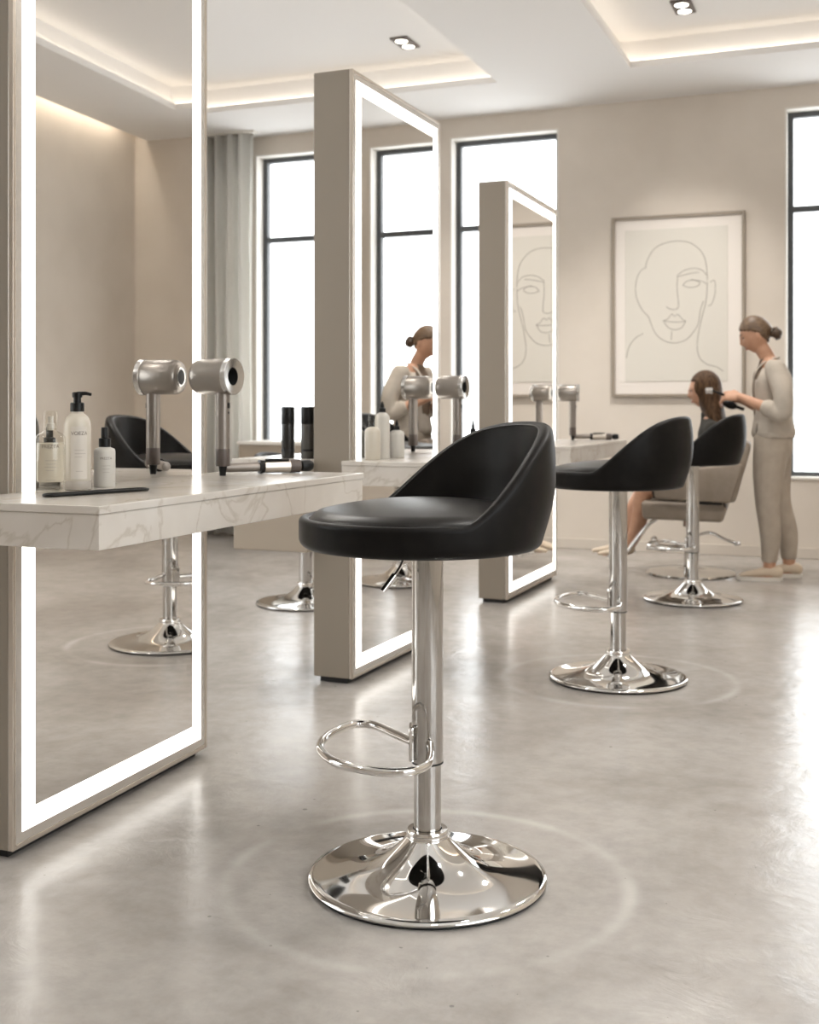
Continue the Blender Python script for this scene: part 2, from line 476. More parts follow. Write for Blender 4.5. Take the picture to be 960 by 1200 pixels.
# ceiling: a low field with two raised trays whose edges hide light strips, and a wash slot along the right wall
TR = [(-5.0, -2.45), (-1.53, 0.86)]
TY0, TY1 = -1.6, 7.80
LIP = 0.085; ZT = 3.50; LT = 0.045
bm = bmesh.new()
xs = [XL, TR[0][0], TR[0][1], TR[1][0], TR[1][1], XR-0.11]
for i, (x0, x1) in enumerate(zip(xs, xs[1:])):
    if i in (1, 3):
        box(bm, x0, x1, YF, TY0, ZC, ZC+LT); box(bm, x0, x1, TY1, YB, ZC, ZC+LT)
    else:
        box(bm, x0, x1, YF, YB, ZC, ZC+LT)
# tray side walls and the roof over everything
for x0, x1 in TR:
    X0, X1, Y0, Y1 = x0-LIP, x1+LIP, TY0-LIP, TY1+LIP
    box(bm, X0-0.02, X0, Y0-0.02, Y1+0.02, ZC+LT, ZT); box(bm, X1, X1+0.02, Y0-0.02, Y1+0.02, ZC+LT, ZT)
    box(bm, X0, X1, Y0-0.02, Y0, ZC+LT, ZT); box(bm, X0, X1, Y1, Y1+0.02, ZC+LT, ZT)
box(bm, XL, XR, YF, YB, ZT, ZT+0.08)
struct(bm_obj('ceiling', bm, M_ceil))
for i, (x0, x1) in enumerate(TR):
    X0, X1, Y0, Y1 = x0-LIP, x1+LIP, TY0-LIP, TY1+LIP
    bm = bmesh.new(); z0, z1 = ZC+LT+0.002, ZC+LT+0.016; w = 0.02; g = 0.02
    box(bm, X0+g, X0+g+w, Y0+g, Y1-g, z0, z1); box(bm, X1-g-w, X1-g, Y0+g, Y1-g, z0, z1)
    box(bm, X0+g+w, X1-g-w, Y0+g, Y0+g+w, z0, z1); box(bm, X0+g+w, X1-g-w, Y1-g-w, Y1-g, z0, z1)
    struct(bm_obj('trim_%d' % (4+i), bm, M_cove))
bm = bmesh.new(); box(bm, XR-0.085, XR-0.035, 2.6, YB-0.3, ZT-0.025, ZT-0.002)
struct(bm_obj('trim_6', bm, M_wash))

# ------------------------------------------------------------------ lighted mirrors
R0 = math.radians
def make_mirror(y0, y1, z1, label, yaw=0.0, x=-1.852, t=0.165):
    """free-standing lighted mirror; face towards +X, near bottom corner at (x, y0)"""
    root = empty('lighted_mirror', (x, y0, 0), yaw)
    tag(root, label, 'mirror', 'lighted mirrors')
    W = y1-y0; zb = 0.022
    bm = bmesh.new(); box(bm, -t, -0.014, 0, W, zb, z1, .003); bm_obj('case', bm, M_case, root)
    bm = bmesh.new(); box(bm, -t+0.02, -0.03, 0.02, W-0.02, 0, zb); bm_obj('plinth', bm, M_rubber, root)
    e = 0.012
    bm = bmesh.new()
    box(bm, -0.014, 0, 0, e, zb, z1, .002); box(bm, -0.014, 0, W-e, W, zb, z1, .002)
    box(bm, -0.014, 0, e, W-e, zb, zb+e, .002); box(bm, -0.014, 0, e, W-e, z1-e, z1, .002)
    bm_obj('edge_trim', bm, M_edge, root)
    i0 = 0.035; sw = 0.048      # strip inset and width
    bm = bmesh.new()
    box(bm, -0.014, -0.002, e, i0, zb+e, z1-e); box(bm, -0.014, -0.002, W-i0, W-e, zb+e, z1-e)
    box(bm, -0.014, -0.002, i0, W-i0, zb+e, zb+i0); box(bm, -0.014, -0.002, i0, W-i0, z1-i0, z1-e)
    bm_obj('border', bm, M_rim, root)
    a, b, c, d = i0, W-i0, zb+i0, z1-i0
    bm = bmesh.new()
    box(bm, -0.014, -0.0015, a, a+sw, c, d); box(bm, -0.014, -0.0015, b-sw, b, c, d)
    box(bm, -0.014, -0.0015, a+sw, b-sw, c, c+sw); box(bm, -0.014, -0.0015, a+sw, b-sw, d-sw, d)
    bm_obj('light_strip', bm, M_led, root)
    bm = bmesh.new(); box(bm, -0.014, -0.002, a+sw, b-sw, c+sw, d-sw); bm_obj('glass', bm, M_mirror, root)
    return root

make_mirror(2.197, 3.094, 2.40, 'tall lighted mirror at the left edge, nearest the camera, reaching out of frame', math.radians(1.8), x=-1.862)
make_mirror(4.07, 4.995, 2.335, 'tall lighted mirror in the middle, rising behind the front stool', R0(-0.9))
make_mirror(6.06, 7.10, 2.27, 'farthest of the three lighted mirrors, standing before the back window', x=-1.846)

# ------------------------------------------------------------------ marble shelves on the mirrors
ZS = 0.853
def make_shelf(poly, label):
    root = empty('marble_shelf', (poly[0][0], poly[0][1], ZS-0.09)); tag(root, label, 'shelf', 'marble shelves on the mirrors')
    P = [(x-poly[0][0], y-poly[0][1]) for x, y in poly]
    bm = bmesh.new(); prism(bm, P, 0.073, 0.09, .002); bm_obj('top_slab', bm, M_marble, root)
    cx = sum(p[0] for p in P)/4; cy = sum(p[1] for p in P)/4
    Q = [(x if x < cx else x-0.003, y+(0.003 if y < cy else -0.003)) for x, y in P]
    bm = bmesh.new(); prism(bm, Q, 0.0, 0.073, .002); bm_obj('apron', bm, M_marble, root)
    return root
make_shelf([(-1.8545, 1.965), (-1.45, 1.965), (-1.45, 3.27), (-1.896, 3.27)], 'long marble shelf at the left carrying the labelled bottles and the nearest hair dryer')
make_shelf([(-1.8525, 3.97), (-1.45, 3.97), (-1.45, 5.25), (-1.832, 5.25)], 'marble shelf on the middle mirror, partly hidden behind the front stool')
make_shelf([(-1.845, 5.86), (-1.45, 5.86), (-1.45, 7.29), (-1.845, 7.29)], 'white marble shelf farthest back, above the second stool seat')

# back-to-back station behind the middle mirror, sideboard by the window
root = empty('station_cabinet', (-2.0172, 4.02, 0.50), R0(-0.9)); tag(root, 'beige wall-hung cabinet behind the middle mirror, under the two black bottles', 'cabinet')
bm = bmesh.new(); box(bm, -0.325, 0, 0, 0.92, 0, 0.333, .004); bm_obj('carcass', bm, M_cab, root)
bm = bmesh.new(); box(bm, -0.33, 0, -0.005, 0.925, 0.333, 0.353, .003); bm_obj('top', bm, M_marble, root)
root = empty('sideboard', (-4.62, 8.02, 0)); tag(root, 'low beige sideboard under the left window, beside the curtain', 'sideboard')
bm = bmesh.new(); box(bm, 0, 1.3, 0, 0.42, 0.08, 0.765, .004); bm_obj('carcass', bm, M_cab, root)
bm = bmesh.new(); box(bm, -0.01, 1.31, -0.01, 0.43, 0.765, 0.79, .004); bm_obj('top', bm, M_trim, root)
bm = bmesh.new(); box(bm, 0.03, 1.27, 0.04, 0.40, 0, 0.08); bm_obj('plinth', bm, M_rubber, root)

# ------------------------------------------------------------------ bar stool (faces -X)
ZB = 0.742
def shell_h(th):
    s = (math.cos(th)+0.10)/1.10
    if s <= 0: return 0.0
    s = min(s, 1)
    return 0.78*math.sin(s*PI/2)**1.38 + 0.22*s
def make_stool():
    root = empty('bar_stool')
    # trumpet foot
    bm = bmesh.new()
    prof = [(0, 0.006), (0.255, 0.006), (0.2635, 0.007), (0.2655, 0.0105), (0.2635, 0.0145), (0.255, 0.0175)]
    for i in range(1, 25):
        t = i/24; r = 0.255 + (0.048-0.255)*t
        u = (0.255-r)/(0.255-0.048)
        prof.append((r, 0.0175 + 0.012*u + 0.066*u**3.4))
    prof += [(0.0462, 0.098), (0.0470, 0.102), (0.0468, 0.110), (0.0445, 0.114), (0.0325, 0.1145)]
    lathe(bm, prof, 96); bm_obj('base', bm, M_chrome, root, True, 0.9)
    bm = bmesh.new(); lathe(bm, [(0, 0), (0.258, 0), (0.2615, 0.003), (0.258, 0.0062), (0, 0.0062)], 72); bm_obj('floor_pad', bm, M_rubber, root, True, 0.6)
    bm = bmesh.new(); lathe(bm, [(0.0305, 0.112), (0.0305, 0.30)], 48); bm_obj('post', bm, M_tube, root, True)
    bm = bmesh.new(); lathe(bm, [(0.0305, 0.264), (0.0345, 0.264), (0.0352, 0.266), (0.0352, ZB-0.012), (0.040, ZB-0.012), (0.040, ZB+0.01)], 48); bm_obj('sleeve', bm, M_tube, root, True, 0.7)
    bm = bmesh.new(); lathe(bm, [(0.0308, 0.2605), (0.0352, 0.2605), (0.0352, 0.264), (0.0308, 0.264)], 48); bm_obj('gap_ring', bm, M_rubber, root, True, 0.6)
    # footrest loop and bracket
    fr = empty_part('footrest', root)
    pts = spline([(-0.03, 0.02, 0.299), (-0.075, 0.09, 0.2985), (-0.125, 0.165, 0.298), (-0.165, 0.178, 0.298), (-0.205, 0.13, 0.298), (-0.236, 0.04, 0.298), (-0.232, -0.05, 0.298), (-0.19, -0.135, 0.298), (-0.11, -0.188, 0.298), (-0.045, -0.192, 0.298), (-0.004, -0.15, 0.298), (0.006, -0.09, 0.302), (0.004, -0.034, 0.312)], 8)
    bm = bmesh.new(); tube(bm, pts, 0.0095, 14); me = fr
    bm.to_mesh(me.data); bm.free()
    for p in me.data.polygons: p.use_smooth = True
    bm = bmesh.new(); box(bm, -0.041, -0.030, -0.030, 0.02, 0.268, 0.345, .004); bm_obj('bracket', bm, M_chrome, fr)
    # seat shell with wrap-round back
    bm = bmesh.new(); NT = 96
    rings = []
    pipe = []
    for i in range(NT):
        th = 2*PI*i/NT
        h = shell_h(th); zt = 0.811 + 0.208*h
        T = 0.022 + 0.014*h
        bk = 0.5+0.5*math.cos(th)
        def Ro(z):
            # near-vertical at the front; at the back it leans out from a narrower foot and curls in at the top
            t = min(max((z-ZB)/0.16, 0), 1)
            rf = 0.286
            rb = 0.243 + 0.041*math.sin(t*PI/2)
            if z > 0.93: rb -= 0.012*((z-0.93)/0.088)**2
            k_ = bk*bk
            return rf*(1-k_)+rb*k_
        rc = 0.022; r0 = Ro(ZB+rc)
        prof = [(0.06, ZB), (0.17, ZB), (r0-0.05, ZB), (r0-rc, ZB+0.001)]
        for a_ in (20, 40, 60, 80): prof.append((r0-rc+rc*math.sin(R0(a_)), ZB+0.001+rc*(1-math.cos(R0(a_)))))
        prof.append((Ro(ZB+0.035), ZB+0.035))
        H0 = ZB+0.04; top = zt-T*0.5
        for j in range(1, 9):
            z = H0+(top-H0)*j/8
            prof.append((Ro(z), z))
        ro = Ro(top)
        for j in range(1, 8):
            a = PI*j/8
            prof.append((ro - T/2 + T/2*math.cos(a), top + T*0.5*math.sin(a)))
        zi = 0.792
        for j in range(0, 9):
            z = top+(zi-top)*j/8
            prof.append((Ro(z)-T-0.026*h*math.sin(min((top-z)/0.11, 1)*PI/2), z))
        prof.append((0.10, 0.785))
        pipe.append(((ro-T*0.5-T*0.42)*math.cos(th), (ro-T*0.5-T*0.42)*math.sin(th), top+T*0.5*0.52))
        cs, sn = math.cos(th), math.sin(th)
        rings.append([bm.verts.new((r*cs, r*sn, z)) for r, z in prof])
    for i in range(NT):
        a, b = rings[i], rings[(i+1) % NT]
        for j in range(len(a)-1): bm.faces.new((a[j], b[j], b[j+1], a[j+1]))
    bm.faces.new([r[0] for r in rings][::-1]); bm.faces.new([r[-1] for r in rings])
    bm_obj('backrest_shell', bm, M_leather, root, True, 1.0)
    bm = bmesh.new(); tube(bm, pipe, 0.0019, 8, True, ref=Vector((0, 0, 1))); bm_obj('piping', bm, M_pipe, root, True)
    # cushion
    bm = bmesh.new()
    prof = [(0, 0.785), (0.255, 0.785), (0.263, 0.795), (0.264, 0.805), (0.258, 0.815), (0.244, 0.825)]
    for i in range(1, 13):
        r = 0.244*(1-i/12); prof.append((r if i < 12 else 0, 0.825+0.024*(1-(r/0.244)**2.2)))
    lathe(bm, prof, 72)
    for v in bm.verts:
        if v.co.x > 0: v.co.x *= 0.93; v.co.y *= 0.985
        v.co.z += -0.004*max(0, -v.co.x/0.25)**2 if v.co.z > 0.81 else 0
    bm_obj('seat_cushion', bm, M_seat, root, True)
    # height lever
    lv = empty_part('lever', root)
    bm = bmesh.new(); tube(bm, spline([(-0.02, -0.02, ZB-0.004), (-0.045, -0.03, ZB-0.012), (-0.062, -0.04, ZB-0.045), (-0.085, -0.052, ZB-0.075)], 6), 0.0035, 8)
    bm.to_mesh(lv.data); bm.free()
    bm = bmesh.new(); tube(bm, [(-0.072, -0.045, ZB-0.058), (-0.098, -0.058, ZB-0.092)], 0.007, 12); bm_obj('grip', bm, M_chrome, lv, True, 0.7)
    for o in lv, fr:
        o.data.materials.append(M_chrome)
    return root

def empty_part(name, parent):
    me = bpy.data.meshes.new(name); o = bpy.data.objects.new(name, me); link(o); o.parent = parent
    return o

stool = make_stool()
stool.location = (STOOLS[0][0], STOOLS[0][1], 0)
tag(stool, 'large black leather bar stool in the foreground, nearest to the camera', 'stool', 'black bar stools')
def swivel(root, seat_a, foot_a, dz=0.0, lever_a=None):
    for c in root.children:
        n = c.name.split('.')[0]
        if n in ('backrest_shell', 'piping', 'seat_cushion', 'lever', 'sleeve'):
            c.rotation_euler.z = seat_a if n != 'lever' else (foot_a if lever_a is None else lever_a); c.location.z = -dz
        if n in ('footrest', 'gap_ring'):
            c.rotation_euler.z = foot_a; c.location.z = -dz
stool2 = copy_tree(stool); stool2.location = (STOOLS[1][0], STOOLS[1][1], 0)
tag(stool2, 'second black bar stool from the front, whole chrome foot in view to the right')
stool3 = copy_tree(stool); stool3.location = (STOOLS[2][0], STOOLS[2][1], 0)
tag(stool3, 'black bar stool farthest back, in front of the seated client')
stool4 = copy_tree(stool); stool4.location = (-2.86, 5.68, 0)
tag(stool4, 'lowered bar stool behind the mirror row, mostly hidden, its chrome foot showing')
R = math.radians
swivel(stool, R(43), R(21)); swivel(stool2, R(-4), R(11), 0, R(-120)); swivel(stool3, R(-3), R(8), 0, R(-120)); swivel(stool4, R(180), R(200), 0.21)

# ------------------------------------------------------------------ hair dryers (stand upright on the handle, barrel along X)
def make_dryer():
    root = empty('hair_dryer')
    MX = Matrix.Rotation(PI/2, 3, 'Y')      # lathe axis -> +X
    zc = 0.288
    bm = bmesh.new()
    lathe(bm, [(0.022, -0.078), (0.040, -0.0785), (0.046, -0.075), (0.0505, -0.066), (0.0515, -0.055), (0.0515, 0.034), (0.0505, 0.035)], 48, (-0.012, 0, zc), MX)
    bm_obj('barrel', bm, M_dryer, root, True, 0.8)
    bm = bmesh.new()
    lathe(bm, [(0.0515, 0.0345), (0.0535, 0.036), (0.0535, 0.050), (0.0515, 0.0525), (0.026, 0.047), (0.0245, 0.040)], 48, (-0.012, 0, zc), MX)
    bm_obj('outlet_ring', bm, M_ring, root, True, 0.6)
    bm = bmesh.new(); lathe(bm, [(0.0245, 0.047), (0.0245, -0.074), (0.0, -0.074)], 36, (-0.012, 0, zc), MX); 
    bm_obj('air_channel', bm, M_hole, root, True)
    bm = bmesh.new(); lathe(bm, [(0.0225, -0.0795), (0.0265, -0.0815), (0.0295, -0.0795)], 36, (-0.012, 0, zc), MX); bm_obj('intake_ring', bm, M_ring, root, True)
    bm = bmesh.new(); lathe(bm, [(0, -0.0788), (0.0235, -0.0788)], 36, (-0.012, 0, zc), MX); bm_obj('intake_opening', bm, M_hole, root, True)
    bm = bmesh.new(); lathe(bm, [(0.0205, 0.078), (0.0205, 0.245)], 36); bm_obj('handle', bm, M_dryer2, root, True)
    gp = bmesh.new(); lathe(gp, [(0.0205, 0.078), (0.0208, 0.077), (0.0208, 0.032), (0.0195, 0.0285), (0.0125, 0.0275)], 36); g = bm_obj('grip', gp, M_grip, root, True, 0.7)
    bm = bmesh.new(); lathe(bm, [(0.0125, 0.028), (0.0105, 0.012), (0.009, 0.002), (0.0085, 0), (0, 0)], 24); bm_obj('cord_stub', bm, M_black, root, True, 0.9)
    bm = bmesh.new(); box(bm, 0.0195, 0.0225, -0.005, 0.005, 0.196, 0.212, .001); box(bm, 0.0195, 0.022, -0.003, 0.003, 0.180, 0.186, .001); bm_obj('switch', bm, M_black, root)
    return root
dr = make_dryer(); dr.location = (-1.772, 2.985, ZS); dr.rotation_euler.z = R(-3)
tag(dr, 'silver hair dryer standing upright on the left marble shelf, largest of the three', 'hair dryer', 'hair dryers')
d2 = copy_tree(dr); d2.location = (-1.735, 4.93, ZS); tag(d2, 'silver hair dryer standing behind the front stool back, on the middle shelf')
d3 = copy_tree(dr); d3.location = (-1.742, 7.08, ZS); d3.rotation_euler.z = R(12); tag(d3, 'small silver hair dryer standing on the farthest shelf, against the beige wall')

# ------------------------------------------------------------------ styling irons
def make_iron():
    root = empty('styling_iron')
    MX = Matrix.Rotation(PI/2, 3, 'Y')
    def seg(name, prof, m, par=root):
        bm = bmesh.new(); lathe(bm, prof, 28, (0, 0, 0.021), MX); return bm_obj(name, bm, m, par, True, 0.7)
    seg('wand', [(0, -0.165), (0.0125, -0.163), (0.014, -0.158), (0.014, -0.045)], M_dryer2)
    seg('guard', [(0.014, -0.052), (0.0205, -0.051), (0.0208, -0.043), (0.0195, -0.040), (0.019, -0.036)], M_black)
    seg('body', [(0.019, -0.040), (0.0195, 0.045)], M_edge)
    seg('collar', [(0.0195, 0.045), (0.0205, 0.047), (0.0205, 0.078), (0.012, 0.080), (0.010, 0.083)], M_grip)
    seg('end_cap', [(0.010, 0.082), (0.0165, 0.086), (0.0175, 0.094), (0.0175, 0.112), (0.013, 0.121), (0, 0.123)], M_black)
    bm = bmesh.new(); tube(bm, [(-0.035, -0.010, 0.0405), (-0.005, -0.0105, 0.0415), (0.040, -0.0095, 0.040)], 0.004, 8); bm_obj('clamp_lever', bm, M_black, root, True)
    return root
ir = make_iron(); ir.location = (-1.688, 3.148, ZS); ir.rotation_euler.z = math.atan2(0.20, 0.17)
tag(ir, 'styling iron with beige body lying on the left shelf behind the nearest hair dryer', 'styling iron', 'styling irons')
i2 = copy_tree(ir); i2.location = (-1.60, 7.16, ZS); i2.rotation_euler.z = R(15)
tag(i2, 'small dark styling iron lying on the farthest shelf beside its hair dryer')

# ------------------------------------------------------------------ bottles
def curved(me, r, zc, ang):
    """wrap a flat text or label mesh (x right, y up) round a cylinder, centred at angle ang"""
    for v in me.vertices:
        a = ang + v.co.x/r
        v.co = Vector((r*math.cos(a), r*math.sin(a), zc+v.co.y))
    return me
def strip(w, h, n=12):
    me = bpy.data.meshes.new('s'); vs = []; fs = []
    for i in range(n+1):
        x = -w/2+w*i/n; vs += [(x, -h/2, 0), (x, h/2, 0)]
    for i in range(n): fs.append((2*i, 2*i+2, 2*i+3, 2*i+1))
    me.from_pydata(vs, [], fs); return me
def label_on(root, r, zc, w, h, ang, word, size, wz, lines, plate=True):
    par = root
    if plate:
        par = new_obj('label', curved(strip(w, h), r+0.0004, zc, ang), M_label, root)
    new_obj('lettering', curved(text_mesh(word, size), r+0.0008, wz, ang), M_ink, par, False)
    for grp in ([l for l in lines if l[0] > -0.065], [l for l in lines if l[0] <= -0.065]):
        if not grp: continue
        bm = bmesh.new()
        for (dz, lw, off) in grp: bm.from_mesh(curved(strip(lw, 0.0011), r+0.0008, wz+dz, ang+off/r))
        bm_obj('fine_print', bm, M_inkpale, par)

AF = R(-62)      # side of the bottles turned to the camera
# pump bottle
b = empty('pump_bottle', (-1.793, 2.343, ZS)); tag(b, 'cream pump bottle with black pump head, tallest on the left shelf', 'bottle', 'labelled bottles on the left shelf')
bm = bmesh.new(); lathe(bm, [(0, 0.0), (0.030, 0.0), (0.0325, 0.003), (0.0325, 0.150), (0.031, 0.163), (0.026, 0.175), (0.018, 0.182), (0.015, 0.184), (0.015, 0.188)], 48); bm_obj('body', bm, M_lotion, b, True)
bm = bmesh.new(); lathe(bm, [(0.0328, 0.0015), (0.0331, 0.002), (0.0331, 0.022), (0.0328, 0.0225)], 48); bm_obj('base_band', bm, M_inkpale, b, True)
bm = bmesh.new(); lathe(bm, [(0, 0.188), (0.0165, 0.188), (0.0165, 0.208), (0.015, 0.210), (0.009, 0.210), (0.009, 0.224), (0, 0.224)], 32); bm_obj('collar', bm, M_black, b, True, 0.6)
pm = bmesh.new(); lathe(pm, [(0, 0.222), (0.0115, 0.222), (0.012, 0.226), (0.012, 0.233), (0.010, 0.235), (0, 0.235)], 28)
tube(pm, [(0.0, 0.0, 0.231), (0.018, 0.009, 0.232), (0.030, 0.015, 0.229)], [0.0055, 0.0045, 0.0035], 10)
bm_obj('pump_head', pm, M_black, b, True, 0.7)
label_on(b, 0.0325, 0.090, 0.040, 0.125, AF+R(18), 'VOEZA', 0.0125, 0.136, [(-0.040, 0.022, 0), (-0.048, 0.026, 0.002), (-0.056, 0.018, -0.002), (-0.090, 0.016, 0)])
# clear tonic bottle
b = empty('spray_bottle', (-1.786, 2.236, ZS)); tag(b, 'clear bottle of pale tonic with transparent cap, leftmost on the left shelf', 'bottle', 'labelled bottles on the left shelf')
bm = bmesh.new(); lathe(bm, [(0, 0.0), (0.0325, 0.0), (0.034, 0.003), (0.034, 0.122), (0.032, 0.132), (0.022, 0.140), (0.014, 0.144), (0.013, 0.150)], 48); bm_obj('body', bm, M_clear, b, True)
bm = bmesh.new(); lathe(bm, [(0, 0.026), (0.029, 0.026), (0.031, 0.030), (0.031, 0.116), (0, 0.116)], 40); bm_obj('tonic', bm, M_liquid, b, True, 0.6)
bm = bmesh.new(); lathe(bm, [(0.0135, 0.146), (0.015, 0.147), (0.015, 0.186), (0.013, 0.190), (0, 0.190)], 32); bm_obj('cap', bm, M_clear, b, True, 0.6)
bm = bmesh.new(); lathe(bm, [(0, 0.145), (0.009, 0.145), (0.009, 0.160), (0.006, 0.163), (0.006, 0.178), (0, 0.178)], 24); bm_obj('nozzle', bm, M_milk, b, True, 0.6)
label_on(b, 0.034, 0.08, 0.04, 0.09, AF+R(10), 'PREZTA', 0.0115, 0.108, [(-0.032, 0.024, 0), (-0.040, 0.022, 0.001), (-0.047, 0.026, 0), (-0.055, 0.018, -0.002), (-0.077, 0.022, 0)], plate=False)
# small mist bottle
b = empty('spray_bottle', (-1.790, 2.447, ZS)); tag(b, 'small frosted bottle with black cap, rightmost of the three labelled bottles', 'bottle', 'labelled bottles on the left shelf')
bm = bmesh.new(); lathe(bm, [(0, 0.0), (0.0245, 0.0), (0.026, 0.003), (0.026, 0.088), (0.024, 0.095), (0.015, 0.099), (0.013, 0.100)], 40); bm_obj('body', bm, M_milk, b, True)
bm = bmesh.new(); lathe(bm, [(0, 0.1), (0.0145, 0.1), (0.0145, 0.121), (0.009, 0.123), (0.0085, 0.147), (0.0075, 0.149), (0, 0.149)], 32); bm_obj('cap', bm, M_black, b, True, 0.5)
label_on(b, 0.026, 0.05, 0.03, 0.07, AF+R(16), 'PREZTA', 0.0085, 0.072, [(-0.018, 0.022, 0), (-0.026, 0.018, 0), (-0.034, 0.016, 0)], plate=False)

def dropper_bottle(name, loc, r, h, hs, body, capm, label, rcap=None, drop=True, group='bottles on the middle shelf'):
    b = empty(name, loc); tag(b, label, 'bottle', group)
    bm = bmesh.new(); lathe(bm, [(0, 0), (r*0.94, 0), (r, 0.004), (r, hs*0.84), (r*0.93, hs*0.92), (r*0.62, hs*0.98), (r*0.34, hs)], 36); bm_obj('body', bm, body, b, True)
    rc = rcap or r*0.42
    pr = [(0, hs), (rc, hs), (rc, hs+(h-hs)*0.38), (rc*0.55, hs+(h-hs)*0.42), (rc*0.6, hs+(h-hs)*0.6), (rc*0.32, hs+(h-hs)*0.85), (rc*0.3, h-0.002), (0, h)] if drop else [(0, hs), (rc, hs), (rc, h-0.003), (rc*0.9, h), (0, h)]
    bm = bmesh.new(); lathe(bm, pr, 28); bm_obj('cap', bm, capm, b, True, 0.7)
    return b
dropper_bottle('dropper_bottle', (-1.765, 4.30, ZS), 0.030, 0.150, 0.110, M_milk, M_black, 'short white bottle with black dropper standing on the middle shelf, right of the tall one', 0.0115)
dropper_bottle('dropper_bottle', (-1.778, 4.185, ZS), 0.029, 0.222, 0.180, M_milk, M_black, 'tall white bottle with black dropper on the middle shelf', 0.0135)
dropper_bottle('lotion_bottle', (-1.784, 4.105, ZS), 0.030, 0.172, 0.125, M_lotion, M_clear, 'pale bottle with clear cap leftmost on the middle shelf, against the light strip', 0.016, False)
dropper_bottle('dropper_bottle', (-1.60, 4.75, ZS), 0.030, 0.146, 0.085, M_smoke, M_black, 'small dark dropper bottle peeping over the front stool backrest', 0.0125)

# two black bottles on the cabinet behind the middle mirror
def tube_bottle(loc, band, label):
    b = empty('product_bottle', loc); tag(b, label, 'bottle', 'black bottles behind the middle mirror')
    r, h = 0.026, 0.202
    bm = bmesh.new(); lathe(bm, [(0, 0), (r*0.95, 0), (r, 0.004), (r, h*0.66)], 36); bm_obj('body', bm, band, b, True)
    bm = bmesh.new(); lathe(bm, [(r, h*0.66), (r*1.02, h*0.665), (r*1.02, h*0.985), (r*0.96, h), (0, h)], 36); bm_obj('cap', bm, M_black, b, True, 0.6)
    bm = bmesh.new(); lathe(bm, [(r*1.004, h*0.14), (r*1.02, h*0.145), (r*1.02, h*0.175), (r*1.004, h*0.18)], 36); bm_obj('band', bm, M_black, b, True)
    return b
tube_bottle((-2.152, 4.12, ZS), M_smoke, 'tall black bottle, left of the pair standing behind the middle mirror')
tube_bottle((-2.066, 4.12, ZS), M_smokepale, 'tall black bottle with smoky grey body, tucked against the middle mirror edge')

# slim tray / comb at the front of the left shelf
root = empty('comb_tray', (-1.662, 2.245, ZS), math.atan2(0.262, 0.085)); tag(root, 'slim dark oval tray lying in front of the labelled bottles', 'tray')
def stadium(hl, hw, n=10):
    return [(hl-hw+hw*math.cos(a), hw*math.sin(a)) for a in [(-PI/2+PI*i/n) for i in range(n+1)]] + [(-hl+hw+hw*math.cos(a), hw*math.sin(a)) for a in [(PI/2+PI*i/n) for i in range(n+1)]]
bm = bmesh.new(); prism(bm, stadium(0.136, 0.019), 0, 0.003); bm_obj('dish', bm, M_cab, root)
bm = bmesh.new(); tube(bm, [(x, y, 0.0045) for x, y in stadium(0.137, 0.020, 14)], 0.0035, 8, True, ref=Vector((0, 0, 1))); bm_obj('rim', bm, M_black, root, True)

# ------------------------------------------------------------------ curtain
cu = bmesh.new(); cols = []
nx = 150; x0, x1 = -5.45, -4.74
for i in range(nx+1):
    t = i/nx; x = x0+(x1-x0)*t
    y = 8.44 + 0.045*math.sin(t*PI*2*6.5) + 0.015*math.sin(t*PI*2*15+1)
    cols.append([cu.verts.new((x+0.006*math.sin(z*2+t*20), y+0.006*math.sin(z*1.3+t*9), z)) for z in (0.02, 0.8, 1.6, 2.4, 3.285)])
for a, b_ in zip(cols, cols[1:]):
    for j in range(4): cu.faces.new((a[j], b_[j], b_[j+1], a[j+1]))
o = bm_obj('curtain', cu, M_curtain, None, True)
sm = o.modifiers.new('t', 'SOLIDIFY'); sm.thickness = 0.004
tag(o, 'white floor-length sheer curtain hanging beside the left window', 'curtain')
bm = bmesh.new(); box(bm, -5.5, -4.70, 8.40, 8.49, 3.284, 3.30, .002); bm_obj('rail', bm, M_trim, o)

# ------------------------------------------------------------------ framed line drawing
PX0, PX1, PZ0, PZ1 = -1.83, -0.88, 1.13, 2.447
root = empty('framed_picture', (PX0, YB, PZ0)); tag(root, 'framed line drawing of a face hanging on the beige back wall', 'picture')
W, H = PX1-PX0, PZ1-PZ0
bm = bmesh.new(); f = 0.022
box(bm, 0, f, -0.035, 0, 0, H, .003); box(bm, W-f, W, -0.035, 0, 0, H, .003); box(bm, f, W-f, -0.035, 0, 0, f, .003); box(bm, f, W-f, -0.035, 0, H-f, H, .003)
bm_obj('frame', bm, M_pframe, root)
bm = bmesh.new(); box(bm, f, W-f, -0.018, -0.002, f, H-f); bm_obj('mount', bm, M_mount, root)
bm = bmesh.new(); box(bm, 0.105*W, 0.875*W, -0.022, -0.018, 0.085*H, 0.925*H, .002); paper = bm_obj('drawing', bm, M_paper, root)
def pt(x, y):
    u = (x-97)/735.0; top = 125-47*u; bot = 1132-18*u
    return (u*W, -0.0225, H*(1-(y-top)/(bot-top)))
